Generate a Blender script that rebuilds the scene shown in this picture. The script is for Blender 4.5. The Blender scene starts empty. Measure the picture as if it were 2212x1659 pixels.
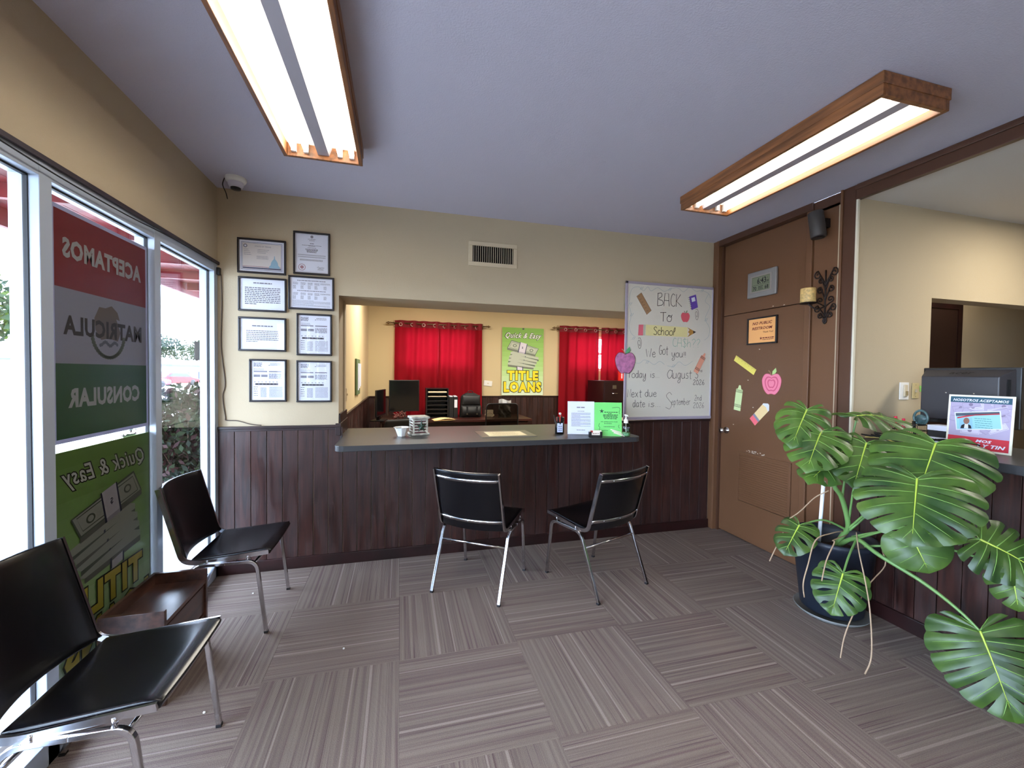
import bpy, bmesh, math, random
from mathutils import Vector, Matrix
C = bpy.context.scene.collection
PI = math.pi
rnd = random.Random(7)

# ------------------------------------------------------------------ camera
cam_d = bpy.data.cameras.new('camera'); cam = bpy.data.objects.new('camera', cam_d); C.objects.link(cam)
cam_d.sensor_width = 36.0; cam_d.sensor_fit = 'HORIZONTAL'; cam_d.lens = 36.0 * 900.16 / 2212.0
cam_d.clip_start = 0.02; cam_d.clip_end = 400
YAW, PITCH, ROLL = 0.2639, -0.0250, 0.0125
fw = Vector((math.sin(YAW)*math.cos(PITCH), math.cos(YAW)*math.cos(PITCH), math.sin(PITCH)))
rt = Vector((math.cos(YAW), -math.sin(YAW), 0)); up = rt.cross(fw)
r2 = rt*math.cos(ROLL) + up*math.sin(ROLL); u2 = -rt*math.sin(ROLL) + up*math.cos(ROLL)
cam.matrix_world = Matrix(((r2.x, u2.x, -fw.x, 0), (r2.y, u2.y, -fw.y, 0), (r2.z, u2.z, -fw.z, 1.4346), (0, 0, 0, 1)))
bpy.context.scene.camera = cam

# ------------------------------------------------------------------ world, sun, exposure
W = bpy.data.worlds.new('world'); bpy.context.scene.world = W; W.use_nodes = True
bg = W.node_tree.nodes['Background']; bg.inputs[0].default_value = (0.60, 0.76, 1.0, 1); bg.inputs[1].default_value = 13.0
sd = bpy.data.lights.new('sun', 'SUN'); sd.energy = 2.5; sd.angle = math.radians(1.5); sd.color = (1.0, 0.95, 0.88)
sun = bpy.data.objects.new('sun', sd); C.objects.link(sun)
sun.rotation_euler = Vector((-0.45, -0.55, -1.0)).to_track_quat('-Z', 'Y').to_euler(); sun.location = (0, 0, 12)
def area(name, loc, sx, sy, power, col=(1.0, 0.93, 0.80), target=None):
    d = bpy.data.lights.new(name, 'AREA'); d.shape = 'RECTANGLE'; d.size = sx; d.size_y = sy; d.energy = power; d.color = col
    o = bpy.data.objects.new(name, d); C.objects.link(o); o.location = loc
    if target: o.rotation_euler = (Vector(target)-Vector(loc)).to_track_quat('-Z', 'Y').to_euler()
    return o
# lamps of the places beside the frame: staff room ceiling, right-hand desk area ceiling, entrance side of the room; plus an added fill in the hall
area('staff_room_lamp', (0.4, 5.2, 2.66), 1.2, 0.4, 38)
area('staff_room_lamp', (2.8, 5.2, 2.66), 1.2, 0.4, 38)
area('desk_area_lamp', (4.15, 0.9, 2.58), 0.4, 1.2, 24)
area('hall_fill', (5.0, 2.45, 2.56), 0.3, 0.3, 3.0)  # unseen fill light added to brighten the hall beyond the doorway
area('entrance_lamp', (0.9, -1.6, 2.60), 0.4, 1.2, 20)
VS = bpy.context.scene.view_settings
VS.view_transform = 'Standard'; VS.look = 'None'; VS.gamma = 1.0; VS.use_curve_mapping = False; VS.exposure = 0.9
TUBE = 8.0

# ------------------------------------------------------------------ materials
def lin(c):
    return tuple(((x/255)/12.92 if x/255 <= 0.04045 else (((x/255)+0.055)/1.055)**2.4) for x in c) + (1.0,)
MATS = {}
def mat(name, col, rough=0.6, metal=0.0, spec=0.5, coat=0.0, emit=None, es=1.0, bump=0, bscale=80, vary=0.0, vscale=6, stretch=(1, 1, 1), trans=0.0, grain=None):
    if name in MATS: return MATS[name]
    m = bpy.data.materials.new(name); m.use_nodes = True; MATS[name] = m
    nt = m.node_tree; b = nt.nodes['Principled BSDF']
    b.inputs['Base Color'].default_value = lin(col); b.inputs['Roughness'].default_value = rough
    b.inputs['Metallic'].default_value = metal; b.inputs['Specular IOR Level'].default_value = spec
    b.inputs['Coat Weight'].default_value = coat
    b.inputs['Transmission Weight'].default_value = trans
    if emit: b.inputs['Emission Color'].default_value = lin(emit); b.inputs['Emission Strength'].default_value = es
    if vary or bump:
        tc = nt.nodes.new('ShaderNodeTexCoord'); mp = nt.nodes.new('ShaderNodeMapping'); mp.inputs['Scale'].default_value = stretch
        nt.links.new(tc.outputs['Object'], mp.inputs[0])
    if vary:
        n = nt.nodes.new('ShaderNodeTexNoise'); n.inputs['Scale'].default_value = vscale; n.inputs['Detail'].default_value = 6
        r = nt.nodes.new('ShaderNodeValToRGB'); nt.links.new(mp.outputs[0], n.inputs['Vector']); nt.links.new(n.outputs[0], r.inputs[0])
        d = grain or tuple(max(0, x*(1-vary)) for x in col)
        r.color_ramp.elements[0].position = 0.35; r.color_ramp.elements[1].position = 0.65
        r.color_ramp.elements[0].color = lin(d); r.color_ramp.elements[1].color = lin(col)
        nt.links.new(r.outputs[0], b.inputs['Base Color'])
    if bump:
        n2 = nt.nodes.new('ShaderNodeTexNoise'); n2.inputs['Scale'].default_value = bscale; n2.inputs['Detail'].default_value = 4
        nt.links.new(mp.outputs[0], n2.inputs['Vector'])
        bp = nt.nodes.new('ShaderNodeBump'); bp.inputs['Strength'].default_value = bump; bp.inputs['Distance'].default_value = 0.004
        nt.links.new(n2.outputs[0], bp.inputs['Height']); nt.links.new(bp.outputs[0], b.inputs['Normal'])
    return m
def translucent(name, col, w=0.5, rough=0.8, spec=0.3):
    if name in MATS: return MATS[name]
    m = mat(name, col, rough, spec=spec); nt = m.node_tree; b = nt.nodes['Principled BSDF']
    t = nt.nodes.new('ShaderNodeBsdfTranslucent'); t.inputs[0].default_value = lin(col)
    mx = nt.nodes.new('ShaderNodeMixShader'); mx.inputs[0].default_value = w
    nt.links.new(b.outputs[0], mx.inputs[1]); nt.links.new(t.outputs[0], mx.inputs[2])
    nt.links.new(mx.outputs[0], nt.nodes['Material Output'].inputs[0]); return m
def clear(name, col=(255, 255, 255), ior=1.45, add=0.0):
    if name in MATS: return MATS[name]
    m = bpy.data.materials.new(name); m.use_nodes = True; MATS[name] = m; nt = m.node_tree; nt.nodes.remove(nt.nodes['Principled BSDF'])
    t = nt.nodes.new('ShaderNodeBsdfTransparent'); t.inputs[0].default_value = lin(col)
    g = nt.nodes.new('ShaderNodeBsdfGlossy'); g.inputs['Roughness'].default_value = 0.02
    fr = nt.nodes.new('ShaderNodeFresnel'); ge = nt.nodes.new('ShaderNodeNewGeometry')
    mm = nt.nodes.new('ShaderNodeMapRange'); mm.inputs[3].default_value = ior; mm.inputs[4].default_value = 1/ior   # same reflectance on both faces of a pane
    nt.links.new(ge.outputs['Backfacing'], mm.inputs[0]); nt.links.new(mm.outputs[0], fr.inputs[0])
    mx = nt.nodes.new('ShaderNodeMixShader')
    nt.links.new(fr.outputs[0], mx.inputs[0]); nt.links.new(t.outputs[0], mx.inputs[1]); nt.links.new(g.outputs[0], mx.inputs[2])
    nt.links.new(mx.outputs[0], nt.nodes['Material Output'].inputs[0]); return m

M_wall = mat('beige_paint', (186, 170, 142), 0.75, bump=0.25, bscale=220)
M_ceil = mat('ceiling_paint', (194, 190, 204), 0.85, bump=0.3, bscale=160)
M_ceil2 = mat('desk_area_ceiling_paint', (206, 202, 196), 0.85, bump=0.3, bscale=160)
M_brown = mat('brown_door_paint', (106, 72, 48), 0.42, bump=0.15, bscale=60)
M_brownd = mat('dark_brown_trim_paint', (78, 50, 36), 0.35)
M_dark = mat('black_void', (14, 12, 12), 0.9)
M_alu = mat('aluminium_frame', (172, 182, 196), 0.42, metal=0.15, bump=0.1, bscale=30)
M_rubber = mat('black_rubber', (18, 18, 22), 0.6)
M_chrome = mat('chrome', (205, 205, 208), 0.16, metal=1.0)
M_vinyl = mat('black_vinyl', (7, 8, 12), 0.24, spec=0.5, bump=0.08, bscale=14)
M_black = mat('black_plastic', (20, 20, 23), 0.4)
M_blackm = mat('matte_black', (16, 16, 18), 0.75)
M_white = mat('white_plastic', (232, 230, 224), 0.4)
M_paper = mat('white_paper', (222, 224, 236), 0.7)
M_ink = mat('grey_ink', (96, 92, 104), 0.8)
M_inkd = mat('dark_ink', (34, 30, 36), 0.8)
M_clear = clear('window_glass')

def wood_panel():
    m = mat('wainscot_wood', (52, 28, 24), 0.36, spec=0.5); nt = m.node_tree; b = nt.nodes['Principled BSDF']
    tc = nt.nodes.new('ShaderNodeTexCoord'); oi = nt.nodes.new('ShaderNodeObjectInfo')
    ad = nt.nodes.new('ShaderNodeVectorMath'); ad.operation = 'ADD'
    mu = nt.nodes.new('ShaderNodeMath'); mu.operation = 'MULTIPLY'; mu.inputs[1].default_value = 37.0
    nt.links.new(oi.outputs['Random'], mu.inputs[0]); nt.links.new(tc.outputs['Object'], ad.inputs[0]); nt.links.new(mu.outputs[0], ad.inputs[1])
    mp = nt.nodes.new('ShaderNodeMapping'); mp.inputs['Scale'].default_value = (26, 26, 1.6); nt.links.new(ad.outputs[0], mp.inputs[0])
    n = nt.nodes.new('ShaderNodeTexNoise'); n.inputs['Scale'].default_value = 1.6; n.inputs['Detail'].default_value = 8; n.inputs['Distortion'].default_value = 1.2
    nt.links.new(mp.outputs[0], n.inputs['Vector'])
    r = nt.nodes.new('ShaderNodeValToRGB'); r.color_ramp.elements[0].position = 0.3; r.color_ramp.elements[1].position = 0.72
    r.color_ramp.elements[0].color = lin((30, 14, 13)); r.color_ramp.elements[1].color = lin((66, 36, 30))
    nt.links.new(n.outputs[0], r.inputs[0]); nt.links.new(r.outputs[0], b.inputs['Base Color'])
    mp2 = nt.nodes.new('ShaderNodeMapping'); mp2.inputs['Scale'].default_value = (9, 9, 2.2); nt.links.new(ad.outputs[0], mp2.inputs[0])
    n2 = nt.nodes.new('ShaderNodeTexNoise'); n2.inputs['Scale'].default_value = 1.4; n2.inputs['Detail'].default_value = 3; nt.links.new(mp2.outputs[0], n2.inputs['Vector'])
    r2_ = nt.nodes.new('ShaderNodeValToRGB'); r2_.color_ramp.elements[0].position = 0.42; r2_.color_ramp.elements[1].position = 0.60
    r2_.color_ramp.elements[0].color = (0.62, 0.62, 0.62, 1); r2_.color_ramp.elements[1].color = (0.33, 0.33, 0.33, 1)
    nt.links.new(n2.outputs[0], r2_.inputs[0]); nt.links.new(r2_.outputs[0], b.inputs['Roughness'])
    bp = nt.nodes.new('ShaderNodeBump'); bp.inputs['Strength'].default_value = 0.35; bp.inputs['Distance'].default_value = 0.002
    nt.links.new(n.outputs[0], bp.inputs['Height']); nt.links.new(bp.outputs[0], b.inputs['Normal'])
    return m
M_wood = wood_panel()
M_woodd = mat('dark_trim_wood', (44, 18, 17), 0.4, vary=0.4, vscale=3, stretch=(2, 2, 2))
M_oak = mat('oak_frame_wood', (150, 96, 56), 0.45, vary=0.3, vscale=3, stretch=(14, 1.2, 14))
M_walnut = mat('walnut_veneer', (84, 54, 42), 0.32, vary=0.42, vscale=3, stretch=(9, 1.0, 9), spec=0.5)
M_counter = mat('charcoal_laminate', (52, 52, 54), 0.36, spec=0.45, bump=0.05, bscale=400)

def carpet():
    m = mat('carpet', (128, 116, 110), 0.95, spec=0.1); nt = m.node_tree; b = nt.nodes['Principled BSDF']
    N = nt.nodes.new; L = nt.links.new
    tc = N('ShaderNodeTexCoord'); oi = N('ShaderNodeObjectInfo'); sp = N('ShaderNodeSeparateXYZ'); L(tc.outputs['Object'], sp.inputs[0])
    def math_(op, a, b_=None, c=None):
        n = N('ShaderNodeMath'); n.operation = op
        for i, v in enumerate((a, b_, c)):
            if v is None: continue
            if isinstance(v, (int, float)): n.inputs[i].default_value = v
            else: L(v, n.inputs[i])
        return n.outputs[0]
    X, Y = sp.outputs[0], sp.outputs[1]; R = math_('MULTIPLY', oi.outputs['Random'], 61.0)
    def stripes(scale, ys, off, detail=2):
        cb = N('ShaderNodeCombineXYZ'); L(math_('MULTIPLY', X, scale), cb.inputs[0]); L(math_('MULTIPLY', Y, ys), cb.inputs[1]); L(math_('ADD', R, off), cb.inputs[2])
        n = N('ShaderNodeTexNoise'); n.inputs['Scale'].default_value = 1.0; n.inputs['Detail'].default_value = detail; L(cb.outputs[0], n.inputs['Vector']); return n.outputs[0]
    def ramp(src, stops):
        r = N('ShaderNodeValToRGB'); el = r.color_ramp.elements
        while len(el) < len(stops): el.new(0.5)
        for e, (p, c) in zip(el, stops): e.position = p; e.color = c if len(c) == 4 else lin(c)
        L(src, r.inputs[0]); return r.outputs[0]
    base = ramp(stripes(64, 0.5, 0), [(0.35, (118, 102, 95)), (0.5, (128, 113, 104)), (0.66, (138, 124, 114))])
    def mix(f, a, c):
        n = N('ShaderNodeMix'); n.data_type = 'RGBA'; L(f, n.inputs[0]); L(a, n.inputs[6])
        n.inputs[7].default_value = lin(c); return n.outputs[2]
    dk = ramp(stripes(170, 1.2, 9, 1), [(0.63, (0, 0, 0, 1)), (0.70, (0.6, 0.6, 0.6, 1))])
    col = mix(dk, base, (84, 62, 68))
    pk = ramp(stripes(80, 1.0, 21, 1), [(0.60, (0, 0, 0, 1)), (0.70, (0.4, 0.4, 0.4, 1))])
    col = mix(pk, col, (104, 78, 80))
    for p, w in ((-0.135, 0.0058), (-0.055, 0.0035), (0.205, 0.003)):
        j = math_('MULTIPLY', math_('SUBTRACT', oi.outputs['Random'], 0.5), 0.11)
        d = math_('ABSOLUTE', math_('SUBTRACT', X, math_('ADD', j, p)))
        f = math_('MULTIPLY', math_('LESS_THAN', d, w), 0.62)
        col = mix(f, col, (166, 152, 142))
    fn = N('ShaderNodeTexNoise'); fn.inputs['Scale'].default_value = 420; fn.inputs['Detail'].default_value = 2; L(tc.outputs['Object'], fn.inputs['Vector'])
    sh = N('ShaderNodeMix'); sh.data_type = 'RGBA'; sh.blend_type = 'MULTIPLY'; sh.inputs[0].default_value = 0.75; L(col, sh.inputs[6])
    L(ramp(fn.outputs[0], [(0.3, (0.55, 0.55, 0.55, 1)), (0.7, (1.25, 1.25, 1.25, 1))]), sh.inputs[7])
    L(sh.outputs[2], b.inputs['Base Color'])
    rib = math_('SINE', math_('MULTIPLY', X, 1500.0)); h = math_('ADD', math_('MULTIPLY', rib, 0.5), fn.outputs[0])
    bp = N('ShaderNodeBump'); bp.inputs['Strength'].default_value = 0.5; bp.inputs['Distance'].default_value = 0.002; L(h, bp.inputs['Height']); L(bp.outputs[0], b.inputs['Normal'])
    return m
M_carpet = carpet()

# ------------------------------------------------------------------ mesh helpers
class MB:
    def __init__(s): s.v = []; s.f = []; s.m = []; s.sm = []
    def add(s, vs, fs, mi=0, smooth=False):
        o = len(s.v); s.v += [tuple(x) for x in vs]
        for f in fs: s.f.append(tuple(i+o for i in f)); s.m.append(mi); s.sm.append(smooth)
        return s
    def box(s, x0, x1, y0, y1, z0, z1, mi=0, M=None):
        vs = [(x, y, z) for x in (x0, x1) for y in (y0, y1) for z in (z0, z1)]
        if M: vs = [M @ Vector(v) for v in vs]
        return s.add(vs, [(0, 1, 3, 2), (4, 6, 7, 5), (0, 4, 5, 1), (2, 3, 7, 6), (0, 2, 6, 4), (1, 5, 7, 3)], mi)
    def tube(s, pts, r, n=8, mi=0, caps=True, flat=1.0, ref=None):
        pts = [Vector(p) for p in pts]; rs = r if isinstance(r, (list, tuple)) else [r]*len(pts)
        prev = None; rings = []
        for i, p in enumerate(pts):
            t = (pts[min(i+1, len(pts)-1)] - pts[max(i-1, 0)]).normalized()
            if ref is not None: a = Vector(ref)
            elif prev is not None: a = prev
            else: a = Vector((0, 0, 1)) if abs(t.z) < 0.9 else Vector((1, 0, 0))
            a = (a - t*a.dot(t)).normalized(); prev = a; b = t.cross(a)
            ph = PI/4 if n == 4 else 0
            rings.append([p + (a*math.cos(2*PI*k/n+ph)*rs[i] + b*math.sin(2*PI*k/n+ph)*rs[i]*flat) for k in range(n)])
        vs = [v for r_ in rings for v in r_]; fs = []
        for i in range(len(pts)-1):
            for k in range(n): fs.append((i*n+k, i*n+(k+1) % n, (i+1)*n+(k+1) % n, (i+1)*n+k))
        if caps: fs.append(tuple(range(n-1, -1, -1))); fs.append(tuple((len(pts)-1)*n+k for k in range(n)))
        return s.add(vs, fs, mi, n > 4)
    def lathe(s, prof, n=24, c=(0, 0, 0), mi=0, smooth=True, axis='z'):
        vs = []; fs = []
        for r, z in prof:
            for k in range(n):
                a = 2*PI*k/n; x, y = r*math.cos(a), r*math.sin(a)
                vs.append((c[0]+x, c[1]+y, c[2]+z) if axis == 'z' else ((c[0]+z, c[1]+x, c[2]+y) if axis == 'x' else (c[0]+x, c[1]+z, c[2]+y)))
        for i in range(len(prof)-1):
            for k in range(n):
                q = (i*n+k, i*n+(k+1) % n, (i+1)*n+(k+1) % n, (i+1)*n+k)
                fs.append(q if axis != 'y' else q[::-1])
        return s.add(vs, fs, mi, smooth)
    def prism(s, poly, h0, h1, M=None, mi=0):
        n = len(poly); vs = [(x, y, h0) for x, y in poly] + [(x, y, h1) for x, y in poly]
        if M: vs = [M @ Vector(v) for v in vs]
        fs = [tuple(range(n-1, -1, -1)), tuple(range(n, 2*n))] + [(k, (k+1) % n, n+(k+1) % n, n+k) for k in range(n)]
        return s.add(vs, fs, mi)
    def grid(s, fn, nu, nv, mi=0, smooth=True, closed=False):
        vs = [fn(i/nu, j/nv) for i in range(nu+1) for j in range(nv+1)]; w = nv+1
        fs = [(i*w+j, (i+1)*w+j, (i+1)*w+j+1, i*w+j+1) for i in range(nu) for j in range(nv)]
        return s.add(vs, fs, mi, smooth)
    def mesh(s, name, mats):
        me = bpy.data.meshes.new(name); me.from_pydata(s.v, [], s.f)
        for m in (mats if isinstance(mats, (list, tuple)) else [mats]): me.materials.append(m)
        me.polygons.foreach_set('material_index', s.m); me.polygons.foreach_set('use_smooth', s.sm); me.update(); return me
    def ob(s, name, mats, parent=None, loc=None, bevel=0, solid=0, sub=0, kind=None, seg=2):
        o = bpy.data.objects.new(name, s.mesh(name, mats)); C.objects.link(o)
        if parent: o.parent = parent
        if loc: o.location = loc
        if sub: md = o.modifiers.new('sub', 'SUBSURF'); md.levels = md.render_levels = sub
        if solid: md = o.modifiers.new('solid', 'SOLIDIFY'); md.thickness = solid; md.offset = 0
        if bevel: md = o.modifiers.new('bev', 'BEVEL'); md.width = bevel; md.segments = seg; md.limit_method = 'ANGLE'; md.angle_limit = 0.6
        if kind: o['kind'] = kind
        return o
def tag(o, label=None, cat=None, group=None, kind=None):
    if label: o['label'] = label
    if cat: o['category'] = cat
    if group: o['group'] = group
    if kind: o['kind'] = kind
    return o
def empty(name, loc=(0, 0, 0), rz=0, label=None, cat=None, group=None, kind=None):
    o = bpy.data.objects.new(name, None); C.objects.link(o); o.location = loc; o.rotation_euler = (0, 0, rz); o.empty_display_size = 0.05
    return tag(o, label, cat, group, kind)
def copy_tree(o, parent=None):
    c = o.copy(); C.objects.link(c); c.parent = parent
    for ch in list(o.children): copy_tree(ch, c)
    return c
def mirror_x(pts): return [(-x, y, z) for x, y, z in pts]
def arc_pts(pts, n=5, rad=0.04):
    """round the inner corners of a polyline"""
    P = [Vector(p) for p in pts]; out = [P[0]]
    for i in range(1, len(P)-1):
        a, b, c = P[i-1], P[i], P[i+1]; d1 = (a-b); d2 = (c-b); r = min(rad, d1.length*0.49, d2.length*0.49)
        p0 = b + d1.normalized()*r; p1 = b + d2.normalized()*r
        for k in range(n+1):
            t = k/n; out.append(p0*(1-t)**2 + b*2*t*(1-t) + p1*t*t)
    out.append(P[-1]); return out
def spline(pts, n=6):
    P = [Vector(p) if len(p) == 3 else Vector((p[0], p[1], 0)) for p in pts]; out = []
    for i in range(len(P)-1):
        p0 = P[max(i-1, 0)]; p1 = P[i]; p2 = P[i+1]; p3 = P[min(i+2, len(P)-1)]
        for k in range(n):
            t = k/n; out.append(0.5*((2*p1) + (p2-p0)*t + (2*p0-5*p1+4*p2-p3)*t*t + (3*p1-p0-3*p2+p3)*t**3))
    out.append(P[-1]); return out

# flat printed artwork on a sheet: u to the right, v up, h towards the viewer
class Sheet:
    def __init__(s, o, ux, uy, mirror=False):
        s.o = Vector(o); s.ux = Vector(ux).normalized(); s.uy = Vector(uy).normalized(); s.n = s.ux.cross(s.uy)
        s.mb = MB(); s.mats = []; s.h = 0.0004; s.mir = mirror; s.w = 0
    def P(s, x, y, h=None):
        if s.mir: x = s.w - x
        return s.o + s.ux*x + s.uy*y + s.n*(s.h if h is None else h)
    def mi(s, m):
        if m not in s.mats: s.mats.append(m)
        return s.mats.index(m)
    def layer(s, d=0.0004): s.h += d
    def poly(s, pts, m):
        vs = [s.P(x, y) for x, y in pts]; s.mb.add(vs, [tuple(range(len(vs)))[::(-1 if s.mir else 1)]], s.mi(m))
    def rect(s, x0, y0, x1, y1, m): s.poly([(x0, y0), (x1, y0), (x1, y1), (x0, y1)], m)
    def ell(s, cx, cy, rx, ry, m, n=20, a0=0, a1=2*PI):
        s.poly([(cx+rx*math.cos(a0+(a1-a0)*k/n), cy+ry*math.sin(a0+(a1-a0)*k/n)) for k in range(n)], m)
    def line(s, pts, w, m, closed=False):
        P = [Vector((p[0], p[1])) for p in pts]
        if closed: P.append(P[0])
        L_, R_ = [], []
        for i, p in enumerate(P):
            t = P[min(i+1, len(P)-1)] - P[max(i-1, 0)]
            if t.length < 1e-9: t = Vector((1, 0))
            t.normalize(); n = Vector((-t.y, t.x))*w/2
            L_.append(p+n); R_.append(p-n)
        vs = [s.P(q.x, q.y) for q in L_] + [s.P(q.x, q.y) for q in R_]; k = len(P)
        s.mb.add(vs, [(i, k+i, k+i+1, i+1) if not s.mir else (i+1, k+i+1, k+i, i) for i in range(k-1)], s.mi(m))
    def bars(s, x, y, w, h, m, words=None, seed=0, gap=0.18):
        """a line of unreadable small print"""
        r = random.Random(seed*7.3+x*91+y*57); cx = x
        while cx < x+w-h*0.6:
            ww = min(h*r.uniform(1.2, 4.2), x+w-cx); s.rect(cx, y, cx+ww, y+h, m); cx += ww + h*0.55
    def text(s, body, cx, y, height, m, width=None, bold=0.0, shear=0.0, align='CENTER', rot=0.0, sp=None):
        me = text_mesh(body, bold, shear, sp); xs = [v.co.x for v in me.vertices]; ys = [v.co.y for v in me.vertices]
        x0, x1, y1 = min(xs), max(xs), 0.73; sy = height/y1; sx = (width/(x1-x0)) if width else sy
        wv = (x1-x0)*sx; off = cx - (wv/2 if align == 'CENTER' else 0) - x0*sx if True else 0
        c, sn = math.cos(rot), math.sin(rot)
        vs = []
        for v in me.vertices:
            px, py = off + v.co.x*sx - cx, v.co.y*sy
            vs.append(s.P(cx + px*c - py*sn, y + px*sn + py*c))
        s.mb.add(vs, [tuple(p.vertices)[::(-1 if s.mir else 1)] for p in me.polygons], s.mi(m))
    def done(s, name, parent, sub=None):
        o = s.mb.ob(name, s.mats, parent); return o
TXT = {}
def text_mesh(body, bold=0.0, shear=0.0, sp=None):
    sp = bold if sp is None else sp; k = (body, bold, shear, sp)
    if k in TXT: return TXT[k]
    cu = bpy.data.curves.new('t', 'FONT'); cu.body = body; cu.offset = bold; cu.shear = shear; cu.resolution_u = 2; cu.space_character = 1.0+sp*1.8
    o = bpy.data.objects.new('t', cu); C.objects.link(o); bpy.context.view_layer.update()
    me = bpy.data.meshes.new_from_object(o.evaluated_get(bpy.context.evaluated_depsgraph_get()))
    bpy.data.objects.remove(o); TXT[k] = me; return me

# ------------------------------------------------------------------ dimensions
XL, XR, D, ZC = -1.2125, 2.841, 3.317, 2.683
D2, YB = 3.75, 7.0           # back face of the thick partition, far wall of the staff room
YF = -3.0                    # wall behind the camera
XE = 6.6
ZC2 = 2.60                   # lower ceiling over the desk area
YW = 2.05                    # beige wall of the desk area
OPX0, OPX1, OPZ = -0.435, 2.25, 1.995
S = 'structure'

# ------------------------------------------------------------------ floor of carpet tiles
T = 0.6096; TX, TY = 0.006, 2.7188
fl = MB().box(-1.45, XE, YF-0.1, YB+0.1, -0.12, -0.006).ob('floor', mat('carpet_backing', (70, 62, 58), 0.95)); tag(fl, kind=S)
tm = MB().box(-T/2+0.0004, T/2-0.0004, -T/2+0.0004, T/2-0.0004, -0.006, 0.0); tmesh = tm.mesh('carpet_tile', M_carpet)
ntile = 0
for i in range(-3, 11):
    for j in range(-10, 8):
        cx, cy = TX + (i+0.5)*T, TY + (j+0.5)*T
        x0, x1, y0, y1 = cx-T/2, cx+T/2, cy-T/2, cy+T/2
        if x0 > XE or y0 < YF-0.6 or y0 > YB or x1 < XL: continue
        if x0 > XR and y0 > YW+1.0 and False: continue
        if x0 > 3.6 and cy < 0: continue
        horiz = (i+j) % 2 == 0
        X0, X1 = max(x0, -1.215), x1
        Y0, Y1 = y0, min(y1, YB)
        if X0 > x0+1e-6 or Y1 < y1-1e-6:
            lx0, lx1, ly0, ly1 = X0-cx, X1-cx, Y0-cy, Y1-cy
            ang = PI/2 if horiz else 0
            if horiz: b = MB().box(ly0, ly1, -lx1, -lx0, -0.006, 0)
            else: b = MB().box(lx0, lx1, ly0, ly1, -0.006, 0)
            o = bpy.data.objects.new('carpet_tile', b.mesh('carpet_tile', M_carpet))
        else:
            o = bpy.data.objects.new('carpet_tile', tmesh); ang = (PI/2 if horiz else 0) + (PI if rnd.random() < 0.3 else 0)
        C.objects.link(o); o.parent = fl; o.location = (cx, cy, 0); o.rotation_euler = (0, 0, ang); ntile += 1

# ------------------------------------------------------------------ ceilings
cl = MB().box(-1.36, 2.86, YF-0.1, D2, ZC, ZC+0.12).box(-1.36, XE, D2, YB+0.1, ZC, ZC+0.12); tag(cl.ob('ceiling', M_ceil), kind=S)
tag(MB().box(2.874, XE, YF-0.1, YW, ZC2, ZC2+0.15).box(2.95, XE, YW, D2, ZC2, ZC2+0.15).ob('ceiling', M_ceil2), kind=S)
# drywall joint running away from the back wall
tag(MB().box(1.13, 1.16, 2.25, D, ZC-0.0006, ZC).ob('trim_1', M_ceil), kind=S)

# ------------------------------------------------------------------ back wall with the service opening
wb = MB()
wb.box(XL, OPX0, D, D2, 0, ZC).box(OPX1, XR+0.12, D, D2, 0, ZC).box(OPX0, OPX1, D, D2, OPZ, ZC).box(OPX0, 1.90, D, D2, 0, 0.912).box(1.90, OPX1, D, D2, 0, 1.008)
wall_back = tag(wb.ob('wall_back', M_wall), kind=S)
PW = 0.1013
def planks(parent, a0, a1, place, z0, ztop, width=PW, name='plank', dep=0.012, mat_=None):
    n = max(1, round((a1-a0)/width)); w = (a1-a0)/n
    for k in range(n):
        p0, p1 = a0+k*w+0.0018, a0+(k+1)*w-0.0018
        zt = ztop(0.5*(p0+p1)) if callable(ztop) else ztop
        b = MB(); place(b, p0, p1, z0, zt, dep); b.ob(name, mat_ or M_wood, parent, bevel=0.0012, seg=1)
ztop = lambda x: 1.022 if (x < OPX0 or x > 1.88) else 0.912
planks(wall_back, XL, XR-0.01, lambda b, p, q, z0, z1, d: b.box(p, q, D-d, D, z0, z1), 0.0, ztop)
tag(MB().box(XL, OPX0+0.02, D-0.022, D, 1.022, 1.040).box(XL, OPX0+0.008, D-0.014, D, 1.004, 1.022).ob('trim_2', M_woodd, bevel=0.002), kind=S)
tag(MB().box(1.88, XR-0.012, D-0.022, D, 1.010, 1.030).ob('trim_3', M_woodd, bevel=0.002), kind=S)
tag(MB().box(XL, XR-0.01, D-0.026, D, 0.0, 0.082).ob('baseboard_back', M_woodd, bevel=0.003), kind=S)
# jamb of the opening, dark end block of the wainscot and its back jamb
tag(MB().box(OPX0-0.02, OPX0+0.016, D-0.016, D2-0.02, 0.96, 1.05).box(OPX0, OPX0+0.012, D+0.01, D2-0.02, 0.96, 1.12).ob('trim_4', M_woodd, bevel=0.002), kind=S)
tag(MB().box(OPX0, OPX0+0.012, D+0.25, D+0.29, 1.12, OPZ).ob('trim_5', M_wall), kind=S)

# ------------------------------------------------------------------ staff room shell
wf = MB(); W1 = (0.02, 1.24); W2 = (2.90, 4.12); WZ = (1.50, 2.14)
wf.box(-0.6, W1[0], YB, YB+0.12, 0, ZC).box(W1[0], W1[1], YB, YB+0.12, 0, WZ[0]).box(W1[0], W1[1], YB, YB+0.12, WZ[1], ZC)
wf.box(W1[1], W2[0], YB, YB+0.12, 0, ZC).box(W2[0], W2[1], YB, YB+0.12, 0, WZ[0]).box(W2[0], W2[1], YB, YB+0.12, WZ[1], ZC).box(W2[1], XE, YB, YB+0.12, 0, ZC)
M_wall2 = mat('warm_beige_paint', (206, 186, 144), 0.75)
wall_far = tag(wf.ob('wall_far', M_wall2), kind=S)
planks(wall_far, -0.48, 4.9, lambda b, p, q, z0, z1, d: b.box(p, q, YB-d, YB, z0, z1), 0.0, 1.028)
tag(MB().box(-0.48, 4.9, YB-0.022, YB, 1.028, 1.048).ob('trim_6', M_woodd), kind=S)
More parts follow.
